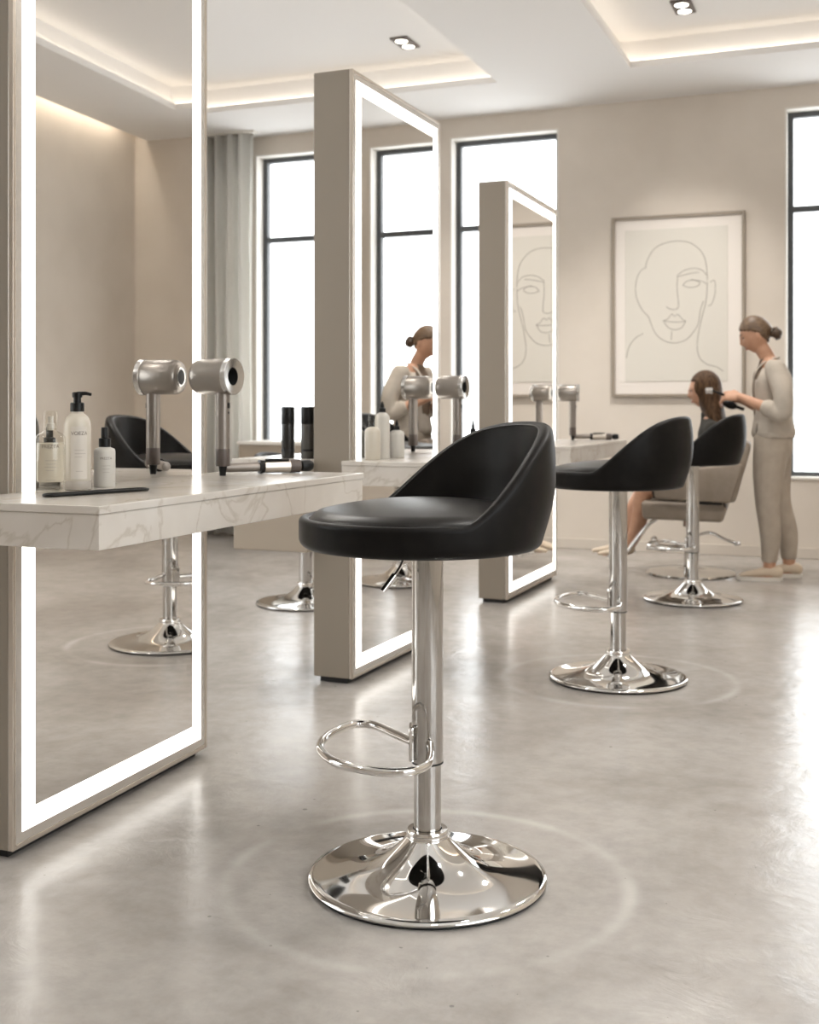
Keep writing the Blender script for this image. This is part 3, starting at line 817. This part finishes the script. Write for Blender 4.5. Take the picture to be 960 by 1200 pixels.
strokes = [
 [(290,405),(297,365),(330,305),(380,270),(450,252),(520,255),(575,285),(610,330),(625,390),(630,460),(628,540),(620,600),(600,680),(585,750),(575,840),(590,905),(630,938),(680,952),(715,975)],
 [(290,402),(262,420),(240,465),(232,530),(245,590),(275,645),(305,675),(320,715),(345,770),(390,808),(450,822),(510,805),(550,765),(580,715),(592,640),(610,585)],
 [(472,440),(505,415),(555,403),(600,412),(628,442)], [(472,450),(500,442),(545,430),(585,425)],
 [(495,500),(520,475),(560,470),(590,485),(570,505),(530,510),(495,500)], [(540,465),(600,475),(628,490)],
 [(468,440),(465,520),(472,590),(470,625),(445,635),(420,630),(405,620)],
 [(385,700),(410,690),(435,662),(452,672),(470,662),(495,690),(512,700),(450,705),(385,700)], [(392,708),(420,738),(455,748),(490,735),(510,703)],
 [(645,480),(668,470),(674,520),(666,570),(650,605),(634,610)], [(275,772),(230,800),(195,850),(180,910)], [(437,755),(432,805)]]
bm = bmesh.new()
for s in strokes:
    tube(bm, spline([pt(*p) for p in s], 5), 0.0026, 6, rv=0.0012, ref=Vector((0, 0.001, 1)))
bm_obj('pencil_lines', bm, M_line, paper, True)

# ------------------------------------------------------------------ ceiling spotlights
def make_spot(loc, label):
    root = empty('ceiling_spotlight', loc); tag(root, label, 'spotlight', 'twin ceiling spotlights')
    bm = bmesh.new(); box(bm, -0.062, 0.062, -0.122, 0.122, -0.012, 0, .003); bm_obj('housing', bm, M_grip, root)
    for dy in (-0.062, 0.062):
        bm = bmesh.new(); lathe(bm, [(0, -0.019), (0.033, -0.0185), (0.040, -0.016), (0.041, -0.012)], 28, (0, dy, 0)); bm_obj('lamp', bm, M_lamp, root, True)
        bm = bmesh.new(); lathe(bm, [(0.041, -0.012), (0.0415, -0.0155), (0.047, -0.0155), (0.048, -0.012)], 28, (0, dy, 0)); bm_obj('bezel', bm, M_black, root, True)
make_spot((-1.11, 7.30, ZT), 'twin ceiling spotlight in the right-hand tray, above the picture')
make_spot((-2.95, 7.33, ZT), 'twin ceiling spotlight in the left-hand tray, above the middle mirror')
FILL_ROWS = [5.0, 2.8, 0.6]  # unseen spotlight rows added to brighten the floor evenly
for y in FILL_ROWS:
    for x, side in ((0.1, 'right'), (-3.4, 'left')):
        make_spot((x, y, ZT), 'added twin spotlight in the %s-hand tray, unseen overhead, brightening the floor' % side)

# ------------------------------------------------------------------ salon chair
CH = Vector((-1.107, 7.61, 0))
root = empty('salon_chair', CH, R(5)); tag(root, 'taupe upholstered styling chair with chrome foot, under the seated client', 'chair')
def rprism_y(bm, poly, y0, y1, bev):
    lo = [bm.verts.new((x, y0, z)) for x, z in poly]; hi = [bm.verts.new((x, y1, z)) for x, z in poly]; n = len(poly)
    fs = [bm.faces.new(lo), bm.faces.new(hi[::-1])]
    for i in range(n): fs.append(bm.faces.new((lo[i], hi[i], hi[(i+1) % n], lo[(i+1) % n])))
    bmesh.ops.bevel(bm, geom=list({e for ff in fs for e in ff.edges}), offset=bev, segments=3, affect='EDGES', profile=0.5)
bm = bmesh.new(); rprism_y(bm, [(-0.28, 0.36), (0.20, 0.35), (0.23, 0.44), (0.21, 0.46), (-0.29, 0.47)], -0.25, 0.25, .02); bm_obj('seat', bm, M_uph, root, True, 0.8)
bm = bmesh.new(); box(bm, 0.02, 0.20, -0.24, 0.24, 0.435, 0.475, .006); bm_obj('tilt_bracket', bm, M_black, root)
bm = bmesh.new(); rprism_y(bm, [(0.20, 0.475), (0.275, 0.475), (0.365, 0.80), (0.36, 0.84), (0.31, 0.84), (0.285, 0.81)], -0.27, 0.27, .018); bm_obj('backrest', bm, M_uph, root, True, 0.8)
for s in (-1, 1):
    bm = bmesh.new(); y0, y1 = sorted((s*0.255, s*0.305)); rprism_y(bm, [(-0.20, 0.49), (0.25, 0.472), (0.325, 0.70), (0.30, 0.715), (-0.18, 0.66), (-0.22, 0.63)], y0, y1, .016); bm_obj('armrest', bm, M_uph, root, True, 0.8)
bm = bmesh.new(); lathe(bm, [(0.052, 0.30), (0.052, 0.345), (0.10, 0.35), (0.10, 0.362)], 32); lathe(bm, [(0.032, 0.02), (0.032, 0.34)], 32); lathe(bm, [(0.044, 0.02), (0.044, 0.19), (0.032, 0.195)], 32); bm_obj('hydraulic_column', bm, M_tube, root, True, 0.8)
bm = bmesh.new(); lathe(bm, [(0, 0.0), (0.275, 0.0), (0.280, 0.004), (0.275, 0.012), (0.18, 0.018), (0.06, 0.026), (0.045, 0.03)], 72); bm_obj('base', bm, M_tube, root, True, 0.8)
bm = bmesh.new(); tube(bm, spline([(0.03, -0.03, 0.245), (0.12, -0.07, 0.27), (0.21, -0.10, 0.235), (0.275, -0.12, 0.215)], 6), 0.009, 10); ball(bm, (0.285, -0.123, 0.212), (0.022, 0.014, 0.014)); bm_obj('pump_lever', bm, M_chrome, root, True)
bm = bmesh.new(); tube(bm, spline([(-0.03, -0.03, 0.19), (-0.10, -0.10, 0.18), (-0.18, -0.16, 0.19), (-0.215, -0.17, 0.215)], 6), 0.011, 10); ball(bm, (-0.215, -0.17, 0.225), 0.022); tube(bm, [(-0.26, -0.17, 0.175), (-0.14, -0.19, 0.17)], 0.014, 10); bm_obj('brake_pedal', bm, M_chrome, root, True)
bm = bmesh.new()
for s in (-1, 1):
    tube(bm, spline([(-0.20, s*0.17, 0.355), (-0.26, s*0.17, 0.31), (-0.38, s*0.165, 0.15), (-0.43, s*0.16, 0.09)], 5), 0.011, 10)
tube(bm, [(-0.43, -0.19, 0.09), (-0.43, 0.19, 0.09)], 0.016, 12); tube(bm, [(-0.50, -0.17, 0.105), (-0.50, 0.17, 0.105)], 0.012, 12)
for s in (-1, 1): tube(bm, [(-0.43, s*0.16, 0.09), (-0.50, s*0.16, 0.105)], 0.010, 8)
bm_obj('footrest', bm, M_chrome, root, True)

# ------------------------------------------------------------------ people
def head_bm(bm, c, pitch, k=1.0, yaw=0.0):
    """sculpted head facing -X; c is its middle"""
    n, m = 48, 40
    Rm = Matrix.Rotation(yaw, 3, 'Z') @ Matrix.Rotation(pitch, 3, 'Y')
    g = lambda v, s: math.exp(-(v/s)**2)
    rings = []
    for j in range(m+1):
        ph = -PI/2+PI*j/m
        row = []
        for i in range(n):
            th = 2*PI*i/n
            dx, dy, dz = math.cos(ph)*math.cos(th), math.cos(ph)*math.sin(th), math.sin(ph)
            x, y, z = 0.093*dx, 0.074*dy, 0.116*dz
            if z < 0:
                t = -z/0.116
                y *= 1-0.30*t*t
                if x > 0: x *= 1-0.50*t          # nape
                else: x *= 1-0.06*t
            else:
                if x > 0: x *= 1.08
            if dx < 0:                            # face relief
                f = -dx
                x -= f*(0.021*g(y, 0.013)*g(z+0.028, 0.016) + 0.011*g(y, 0.010)*g(z-0.002, 0.024))
                x -= f*(0.006*g(z-0.026, 0.010)*g(abs(y)-0.028, 0.024))
                x += f*(0.010*g(abs(y)-0.031, 0.015)*g(z-0.004, 0.012))
                x -= f*(0.009*g(y, 0.022)*g(z+0.060, 0.008) + 0.008*g(y, 0.020)*g(z+0.074, 0.008))
                x -= f*(0.013*g(y, 0.024)*g(z+0.103, 0.018))
                x += f*(0.004*g(y, 0.03)*g(z+0.086, 0.006))
            row.append(bm.verts.new(Rm @ (Vector((x, y, z))*k) + Vector(c)))
        rings.append(row)
    for a, b in zip(rings, rings[1:]):
        for i in range(n): bm.faces.new((a[i], a[(i+1) % n], b[(i+1) % n], b[i]))
    bm.faces.new(rings[0][::-1]); bm.faces.new(rings[-1])
    for s in (-1, 1):                             # ears
        ball(bm, Vector(c)+Rm @ (Vector((0.012, s*0.073, -0.012))*k), (0.017*k, 0.009*k, 0.030*k), Rm, 16)
    return Rm

def hand_bm(bm, wrist, direction, palm_n, curl=0.5, thumb_side=1, k=1.0):
    """palm plus five bent fingers; direction: wrist to knuckles, palm_n: out of the palm"""
    d = Vector(direction).normalized(); n = Vector(palm_n); n = (n-d*n.dot(d)).normalized(); s = d.cross(n)*thumb_side
    w = Vector(wrist)
    limb(bm, [w, w+d*0.045*k, w+d*0.082*k], [(0.026*k, 0.016*k), (0.039*k, 0.016*k), (0.040*k, 0.013*k)], 14, ref=tuple(s))
    for q, (off, ln) in enumerate(((0.030, 0.072), (0.010, 0.080), (-0.010, 0.075), (-0.029, 0.060))):
        p = w+d*0.078*k+s*off*k
        a1, a2, a3 = curl*0.7, curl*1.5, curl*2.1
        pts = [p]
        for a, fr in ((a1, 0.45), (a2, 0.30), (a3, 0.25)):
            p = p+(d*math.cos(a)+n*math.sin(a))*ln*k*fr; pts.append(p)
        limb(bm, pts, [0.0092*k, 0.0088*k, 0.0080*k, 0.0070*k], 10, ref=tuple(s))
    p = w+d*0.022*k+s*0.026*k
    limb(bm, [p, p+d*0.028*k+s*0.018*k+n*0.008*k, p+d*0.055*k+s*0.014*k+n*0.024*k, p+d*0.072*k+s*0.006*k+n*0.036*k], [0.0125*k, 0.0105*k, 0.0095*k, 0.008*k], 10, ref=tuple(n))

def hair_cap(name, c, Rm, k, mt, par, line, scale=1.09, bulge=None):
    bm = bmesh.new(); n, m = 48, 36
    rings = []
    for j in range(m+1):
        ph = -PI/2+PI*j/m; row = []
        for i in range(n):
            th = 2*PI*i/n
            dx, dy, dz = math.cos(ph)*math.cos(th), math.cos(ph)*math.sin(th), math.sin(ph)
            x, y, z = 0.093*dx, 0.074*dy, 0.116*dz
            if z < 0:
                t = -z/0.116; y *= 1-0.30*t*t
                if x > 0: x *= 1-0.40*t
            elif x > 0: x *= 1.08
            row.append((bm.verts.new(Rm @ (Vector((x, y, z))*k*scale) + Vector(c)), x, y, z))
        rings.append(row)
    for a, b in zip(rings, rings[1:]):
        for i in range(n):
            q = (a[i], a[(i+1) % n], b[(i+1) % n], b[i])
            X = sum(v[1] for v in q)/4; Y = sum(v[2] for v in q)/4; Z = sum(v[3] for v in q)/4
            if line(X, Y, Z): bm.faces.new([v[0] for v in q])
    bmesh.ops.delete(bm, geom=[v for v in bm.verts if not v.link_faces], context='VERTS')
    o = bm_obj(name, bm, mt, par, True)
    sd = o.modifiers.new('t', 'SOLIDIFY'); sd.thickness = 0.010; sd.offset = -1
    return o

# ---- stylist, standing, facing -X, looking down at the client's hair
ST = Vector((-0.645, 7.545, 0))
root = empty('person', ST, R(4)); tag(root, 'person with bun in a beige suit standing and combing the client, beside the right window', 'person')
HC = (-0.062, 0, 1.500); pitch = R(-20)
bm = bmesh.new()
Rm = head_bm(bm, HC, pitch, 0.97)
limb(bm, [(0.035, 0, 0.86), (0.03, 0, 1.00), (0.035, 0, 1.12), (0.03, 0, 1.24), (0.022, 0, 1.31)], [(0.150, 0.100), (0.125, 0.085), (0.130, 0.092), (0.135, 0.090), (0.10, 0.06)])
limb(bm, [(0.025, 0, 1.29), (0.008, 0, 1.36), (-0.030, 0, 1.425), (-0.042, 0, 1.46)], [(0.055, 0.055), (0.046, 0.047), (0.045, 0.047), (0.045, 0.05)])
LEGS = {-1: [(0.035, -0.075, 0.86), (0.018, -0.08, 0.66), (0.010, -0.08, 0.475), (0.028, -0.08, 0.28), (0.020, -0.08, 0.075)],
        1: [(0.045, 0.075, 0.86), (0.055, 0.09, 0.66), (0.075, 0.10, 0.475), (0.125, 0.11, 0.28), (0.135, 0.12, 0.075)]}
for s in (-1, 1):
    limb(bm, LEGS[s], [(0.075, 0.085), (0.065, 0.075), (0.052, 0.055), (0.044, 0.050), (0.031, 0.036)])
    fx, fy = LEGS[s][-1][0], LEGS[s][-1][1]
    limb(bm, [(fx+0.02, fy, 0.045), (fx-0.06, fy, 0.035), (fx-0.14, fy, 0.022)], [(0.032, 0.030), (0.036, 0.024), (0.030, 0.014)])
ARM = {-1: [(0.055, -0.165, 1.275), (0.10, -0.215, 1.14), (0.085, -0.225, 1.02), (-0.03, -0.195, 1.065), (-0.150, -0.135, 1.118)],
       1: [(0.03, 0.165, 1.275), (0.06, 0.205, 1.14), (0.03, 0.20, 1.03), (-0.06, 0.13, 1.06), (-0.155, 0.05, 1.105)]}
for s in (-1, 1):
    limb(bm, ARM[s], [0.047, 0.043, 0.037, 0.034, 0.024])
hand_bm(bm, (-0.150, -0.135, 1.118), (-1, 0.25, 0.10), (0.1, 0.75, -0.6), 0.75, -1)
hand_bm(bm, (-0.155, 0.05, 1.105), (-1, -0.15, 0.0), (0.0, -0.6, -0.7), 0.7, 1)
body = remeshed('body', bm, 0.0055, M_skin, root, 2)
HCv = Vector(HC)
for s in (-1, 1):
    bm = bmesh.new(); ball(bm, HCv+Rm @ Vector((-0.074, s*0.029, 0.005)), (0.009, 0.013, 0.0045), Rm, 16); bm_obj('eye', bm, M_eye, root, True)
    bm = bmesh.new(); tube(bm, [HCv+Rm @ Vector((-0.090+0.006*k_, s*(0.014+0.012*k_), 0.026+0.003*math.sin(k_))) for k_ in range(4)], [0.0022, 0.003, 0.0028, 0.0015], 8); bm_obj('eyebrow', bm, M_hair1, root, True)
bm = bmesh.new(); ball(bm, HCv+Rm @ Vector((-0.0785, 0, -0.0645)), (0.007, 0.018, 0.008), Rm, 16); bm_obj('lips', bm, M_lip, root, True)
hair = hair_cap('hair', HC, Rm, 0.97, M_hair1, root, lambda x, y, z: z > (0.022-0.42*x if x < 0 else 0.022-1.45*x) and z > -0.10, 1.085)
bm = bmesh.new(); ball(bm, HCv+Rm @ Vector((0.119, 0, -0.036)), (0.034, 0.034, 0.031), Rm, 20)
for q in range(3): tube(bm, [HCv+Rm @ (Vector((0.119, 0, -0.036))+Vector((0.012*math.cos(a+q), 0.035*math.sin(a), 0.033*math.cos(a)))) for a in [2*PI*i/24 for i in range(24)]], 0.008, 8, True)
tube(bm, [HCv+Rm @ Vector((0.080, 0, -0.028)), HCv+Rm @ Vector((0.110, 0, -0.035))], 0.018, 12); bm_obj('bun', bm, M_bun, hair, True)
# top under the jacket
bm = bmesh.new(); limb(bm, [(0.025, 0, 0.98), (0.025, 0, 1.12), (0.020, 0, 1.25), (0.014, 0, 1.315)], [(0.131, 0.098), (0.134, 0.103), (0.130, 0.099), (0.07, 0.06)]); remeshed('top', bm, 0.009, M_shirt, root, 2)
# jacket
bm = bmesh.new()
limb(bm, [(0.045, 0, 0.90), (0.042, 0, 1.00), (0.040, 0, 1.10), (0.040, 0, 1.22), (0.040, 0, 1.29), (0.036, 0, 1.315)], [(0.175, 0.130), (0.154, 0.112), (0.146, 0.112), (0.152, 0.114), (0.118, 0.083), (0.075, 0.058)], 24)
for s in (-1, 1):
    A = ARM[s]
    fm = tuple(Vector(A[2])*0.35+Vector(A[3])*0.65)
    limb(bm, [(A[0][0], A[0][1]*0.93, A[0][2]+0.01), A[1], (A[2][0]+0.008, A[2][1], A[2][2]-0.004), fm], [0.062, 0.057, 0.051, 0.046])
jac = remeshed('jacket', bm, 0.0075, M_suit, root, 3)
# open the jacket front in a V and cut the sleeves and hem clean
b2 = bmesh.new(); b2.from_mesh(jac.data)
kill = []
for f in b2.faces:
    c = f.calc_center_median()
    v_half = max(0.0, (c.z-1.10))*0.34
    if c.x < -0.01 and abs(c.y) < v_half and c.z > 1.10: kill.append(f)
    elif c.z > 1.335: kill.append(f)
    elif c.z < 0.870: kill.append(f)
    elif abs(c.y) > 0.10 and c.x < -0.045 and c.z < 1.2: 
        kill.append(f)
bmesh.ops.delete(b2, geom=kill, context='FACES'); b2.to_mesh(jac.data); b2.free()
sd = jac.modifiers.new('t', 'SOLIDIFY'); sd.thickness = 0.006; sd.offset = 0
bm = bmesh.new()
for s in (-1, 1):
    tube(bm, spline([(-0.070, s*0.004, 1.095), (-0.078, s*0.030, 1.17), (-0.064, s*0.058, 1.25), (-0.022, s*0.070, 1.315), (0.030, s*0.058, 1.343), (0.064, s*0.025, 1.352), (0.070, 0, 1.353)], 6), 0.017, 10, rv=0.006, ref=Vector((0.1, s*1.0, 0.15)))
bm_obj('lapel', bm, M_suit, jac, True)
for s in (-1, 1):
    A = ARM[s]; p = Vector(A[2])*0.35+Vector(A[3])*0.65; q = Vector(A[2])*0.60+Vector(A[3])*0.40
    bm = bmesh.new(); tube(bm, [q, p+(p-q)*0.2], 0.0525, 20); bm_obj('cuff', bm, M_suit, jac, True, 0.7)
# trousers
bm = bmesh.new()
limb(bm, [(0.045, 0, 0.80), (0.042, 0, 0.90), (0.035, 0, 0.985)], [(0.155, 0.112), (0.148, 0.108), (0.125, 0.090)], 24)
for s in (-1, 1):
    Lg = LEGS[s]
    limb(bm, [Lg[0], Lg[1], Lg[2], Lg[3], (Lg[4][0]*0.9+Lg[3][0]*0.1, Lg[4][1], 0.125)], [(0.084, 0.106), (0.080, 0.092), (0.066, 0.070), (0.058, 0.060), (0.044, 0.044)])
tro = remeshed('trousers', bm, 0.008, M_pants, root, 3)
b2 = bmesh.new(); b2.from_mesh(tro.data)
bmesh.ops.delete(b2, geom=[f for f in b2.faces if f.calc_center_median().z < 0.115], context='FACES'); b2.to_mesh(tro.data); b2.free()
sd = tro.modifiers.new('t', 'SOLIDIFY'); sd.thickness = 0.006; sd.offset = 0
def shoe(fx, fy, par, z0=0.0, kx=1.0):
    bm = bmesh.new()
    limb(bm, [(fx+0.045, fy, z0+0.052), (fx+0.0, fy, z0+0.056), (fx-0.07, fy, z0+0.045), (fx-0.135, fy, z0+0.034), (fx-0.165, fy, z0+0.028)], [(0.036, 0.040), (0.040, 0.036), (0.046, 0.026), (0.042, 0.018), (0.03, 0.012)], 16)
    sh = remeshed('shoe', bm, 0.006, M_shoe, par, 2)
    b2 = bmesh.new(); n = 20
    ring = []
    for i in range(n*2):
        a = PI*i/n; x = math.cos(a); y = math.sin(a)
        ring.append((fx-0.058+0.137*x, fy+(0.041+0.006*(-x))*y))
    prism(b2, ring, z0, z0+0.024, .004); bm_obj('sole', b2, M_sole, sh, True, 0.6)
for s in (-1, 1): shoe(LEGS[s][-1][0], LEGS[s][-1][1], root)

# comb in the stylist's hand
cb = empty('hair_comb', ST+Vector((-0.24, -0.12, 1.13)), R(4)); tag(cb, 'black tail comb held by the standing stylist against the client hair', 'comb')
bm = bmesh.new(); tube(bm, spline([(0.06, 0.02, -0.035), (0.0, 0.0, 0.0), (-0.07, -0.012, 0.028)], 6), [0.011, 0.011, 0.011, 0.011, 0.010, 0.010, 0.009, 0.009, 0.008, 0.007, 0.006, 0.006, 0.005], 10); bm_obj('handle', bm, M_black, cb, True)
bm = bmesh.new(); box(bm, -0.105, -0.065, -0.018, -0.010, 0.024, 0.042, .002)
for q in range(9): box(bm, -0.104+q*0.0045, -0.102+q*0.0045, -0.016, -0.012, 0.008, 0.026)
bm_obj('teeth', bm, M_white, cb)

hb_ = empty('hair_brush', ST+Vector((-0.205, 0.0, 1.075)), R(4)); tag(hb_, 'dark round hair brush held low in the standing stylist other hand', 'hair brush')
bm = bmesh.new(); ball(bm, (-0.01, -0.03, -0.005), (0.048, 0.024, 0.026), Matrix.Rotation(R(20), 3, 'Y'), 20); bm_obj('brush_head', bm, M_black, hb_, True)
bm = bmesh.new(); tube(bm, [(-0.05, -0.02, 0.012), (0.075, -0.028, -0.035)], [0.009, 0.011], 10); bm_obj('handle', bm, M_black, hb_, True)

# ---- client, seated, facing -X
root = empty('person', CH, R(4)); tag(root, 'person with long brown hair in a charcoal top seated in the taupe chair', 'person')
HC = (0.078, 0, 1.160)
bm = bmesh.new(); Rm = head_bm(bm, HC, R(-6), 0.95)
limb(bm, [(0.13, 0, 0.54), (0.15, 0, 0.66), (0.15, 0, 0.79), (0.14, 0, 0.91), (0.125, 0, 0.965)], [(0.165, 0.11), (0.135, 0.09), (0.135, 0.095), (0.150, 0.085), (0.095, 0.06)])
limb(bm, [(0.125, 0, 0.95), (0.108, 0, 1.02), (0.095, 0, 1.09), (0.09, 0, 1.12)], [(0.052, 0.052), (0.044, 0.045), (0.044, 0.046), (0.045, 0.05)])
for s in (-1, 1):
    off = 0.0 if s < 0 else -0.06
    limb(bm, [(0.10, s*0.085, 0.545), (-0.10, s*0.09, 0.545), (-0.275, s*0.085, 0.525), (-0.305+off, s*0.08, 0.40), (-0.335+off, s*0.075, 0.27), (-0.385+off, s*0.075, 0.155)], [(0.080, 0.075), (0.072, 0.068), (0.056, 0.056), (0.050, 0.054), (0.045, 0.048), (0.029, 0.032)])
    limb(bm, [(-0.385+off, s*0.075, 0.142), (-0.46+off, s*0.075, 0.128), (-0.54+off, s*0.075, 0.113)], [(0.032, 0.030), (0.036, 0.022), (0.030, 0.012)])
    limb(bm, [(0.14, s*0.165, 0.91), (0.15, s*0.205, 0.79), (0.12, s*0.215, 0.69), (0.0, s*0.17, 0.68), (-0.10, s*0.11, 0.665)], [0.044, 0.040, 0.035, 0.031, 0.023])
    hand_bm(bm, (-0.10, s*0.11, 0.665), (-1, -s*0.35, -0.18), (0, 0, -1), 0.25, s)
remeshed('body', bm, 0.006, M_skin, root, 2)
HCv = Vector(HC)
for s in (-1, 1):
    bm = bmesh.new(); ball(bm, HCv+Rm @ Vector((-0.073, s*0.029, 0.005)), (0.009, 0.013, 0.0045), Rm, 16); bm_obj('eye', bm, M_eye, root, True)
bm = bmesh.new(); ball(bm, HCv+Rm @ Vector((-0.077, 0, -0.0635)), (0.007, 0.018, 0.008), Rm, 16); bm_obj('lips', bm, M_lip, root, True)
# long hair: cap plus a fall down the back
bm = bmesh.new()
head_h = HCv
ball(bm, HCv+Vector((0.012, 0, 0.022)), (0.100, 0.084, 0.108), None, 28)
limb(bm, [HCv+Vector((0.030, 0, 0.0)), HCv+Vector((0.046, 0, -0.08)), HCv+Vector((0.075, 0, -0.17)), HCv+Vector((0.115, 0, -0.27)), HCv+Vector((0.155, 0, -0.365)), HCv+Vector((0.175, 0, -0.43))], [(0.088, 0.086), (0.092, 0.076), (0.110, 0.062), (0.118, 0.048), (0.10, 0.034), (0.06, 0.022)], 24)
hr = remeshed('hair', bm, 0.006, M_hair2, root, 3)
b2 = bmesh.new(); b2.from_mesh(hr.data)
def is_face(c):
    p = c-HCv
    return p.x < -0.035 and p.z < 0.058+0.1*(p.x+0.09) and p.z > -0.2 and abs(p.y) < 0.062+0.4*(-0.035-p.x)*0
bmesh.ops.delete(b2, geom=[f for f in b2.faces if is_face(f.calc_center_median())], context='FACES'); b2.to_mesh(hr.data); b2.free()
sd = hr.modifiers.new('t', 'SOLIDIFY'); sd.thickness = 0.008; sd.offset = -1
# charcoal top with long sleeves and a skirt
bm = bmesh.new()
limb(bm, [(0.13, 0, 0.57), (0.15, 0, 0.68), (0.15, 0, 0.80), (0.14, 0, 0.905), (0.128, 0, 0.965), (0.118, 0, 1.0)], [(0.172, 0.120), (0.150, 0.106), (0.150, 0.110), (0.162, 0.100), (0.115, 0.075), (0.065, 0.06)], 24)
for s in (-1, 1):
    limb(bm, [(0.14, s*0.160, 0.915), (0.15, s*0.205, 0.79), (0.12, s*0.217, 0.69), (0.0, s*0.17, 0.68), (-0.07, s*0.125, 0.668)], [0.057, 0.053, 0.047, 0.042, 0.034])
remeshed('top', bm, 0.008, M_dark, root, 3)
bm = bmesh.new()
for s in (-1, 1):
    limb(bm, [(0.12, s*0.08, 0.555), (-0.08, s*0.09, 0.55), (-0.19, s*0.088, 0.54)], [(0.10, 0.085), (0.086, 0.078), (0.076, 0.07)])
remeshed('skirt', bm, 0.009, M_dark, root, 2)
for s in (-1, 1):
    off = 0.0 if s < 0 else -0.06
    bm = bmesh.new()
    limb(bm, [(-0.375+off, s*0.075, 0.150), (-0.42+off, s*0.075, 0.140), (-0.49+off, s*0.075, 0.128), (-0.57+off, s*0.075, 0.116)], [(0.036, 0.034), (0.042, 0.030), (0.044, 0.022), (0.030, 0.012)], 16)
    remeshed('shoe', bm, 0.006, M_shoe, root, 2)

# ------------------------------------------------------------------ light
w = bpy.data.worlds.new('World'); S.world = w; w.use_nodes = True
bg = w.node_tree.nodes['Background']; bg.inputs['Color'].default_value = (0.97, 0.985, 1.0, 1); bg.inputs['Strength'].default_value = 3.1
def spot(loc, tgt, e, size, blend, col=(1, 0.96, 0.91), r=0.04):
    l = bpy.data.lights.new('spot_beam', 'SPOT'); l.energy = e; l.spot_size = size; l.spot_blend = blend; l.color = col; l.shadow_soft_size = r
    o = bpy.data.objects.new('spot_beam', l); link(o); o.location = loc
    o.rotation_euler = (Vector(tgt)-Vector(loc)).to_track_quat('-Z', 'Y').to_euler()
    return o
spot((-1.11, 7.30, 3.47), (-1.36, 8.65, 1.4), 60, R(58), 0.85)
spot((-2.95, 7.33, 3.47), (-2.95, 7.2, 0), 90, R(125), 0.8, r=0.12)
spot((-1.11, 7.30, 3.47), (-1.0, 6.8, 0), 90, R(125), 0.8, r=0.12)
for y in FILL_ROWS:  # wide fill beams for the added rows
    for x in (0.1, -3.4):
        spot((x, y, 3.47), (x, y, 0), {5.0: 105, 2.8: 70, 0.6: 40}[y], R(150), 0.8, r=0.12)

# ------------------------------------------------------------------ camera
cam = bpy.data.cameras.new('Camera'); co = bpy.data.objects.new('Camera', cam); link(co)
co.location = (0, 0, 1.05); co.rotation_euler = (PI/2, 0, R(21.7))
cam.sensor_fit = 'HORIZONTAL'; cam.sensor_width = 36; cam.lens = 1383/960*36
cam.shift_y = -122/960; cam.clip_start = 0.05
cam.dof.use_dof = True; cam.dof.focus_distance = 2.6; cam.dof.aperture_fstop = 6.5
S.camera = co
S.view_settings.view_transform = 'Standard'; S.view_settings.look = 'None'
S.view_settings.gamma = 1.0; S.view_settings.use_curve_mapping = False
S.view_settings.exposure = 0.84
S.cycles.max_bounces = 10; S.cycles.diffuse_bounces = 5; S.cycles.glossy_bounces = 6; S.cycles.transparent_max_bounces = 12
S.cycles.caustics_reflective = False; S.cycles.caustics_refractive = False
S.cycles.use_denoising = True
S.cycles.sample_clamp_indirect = 6.0
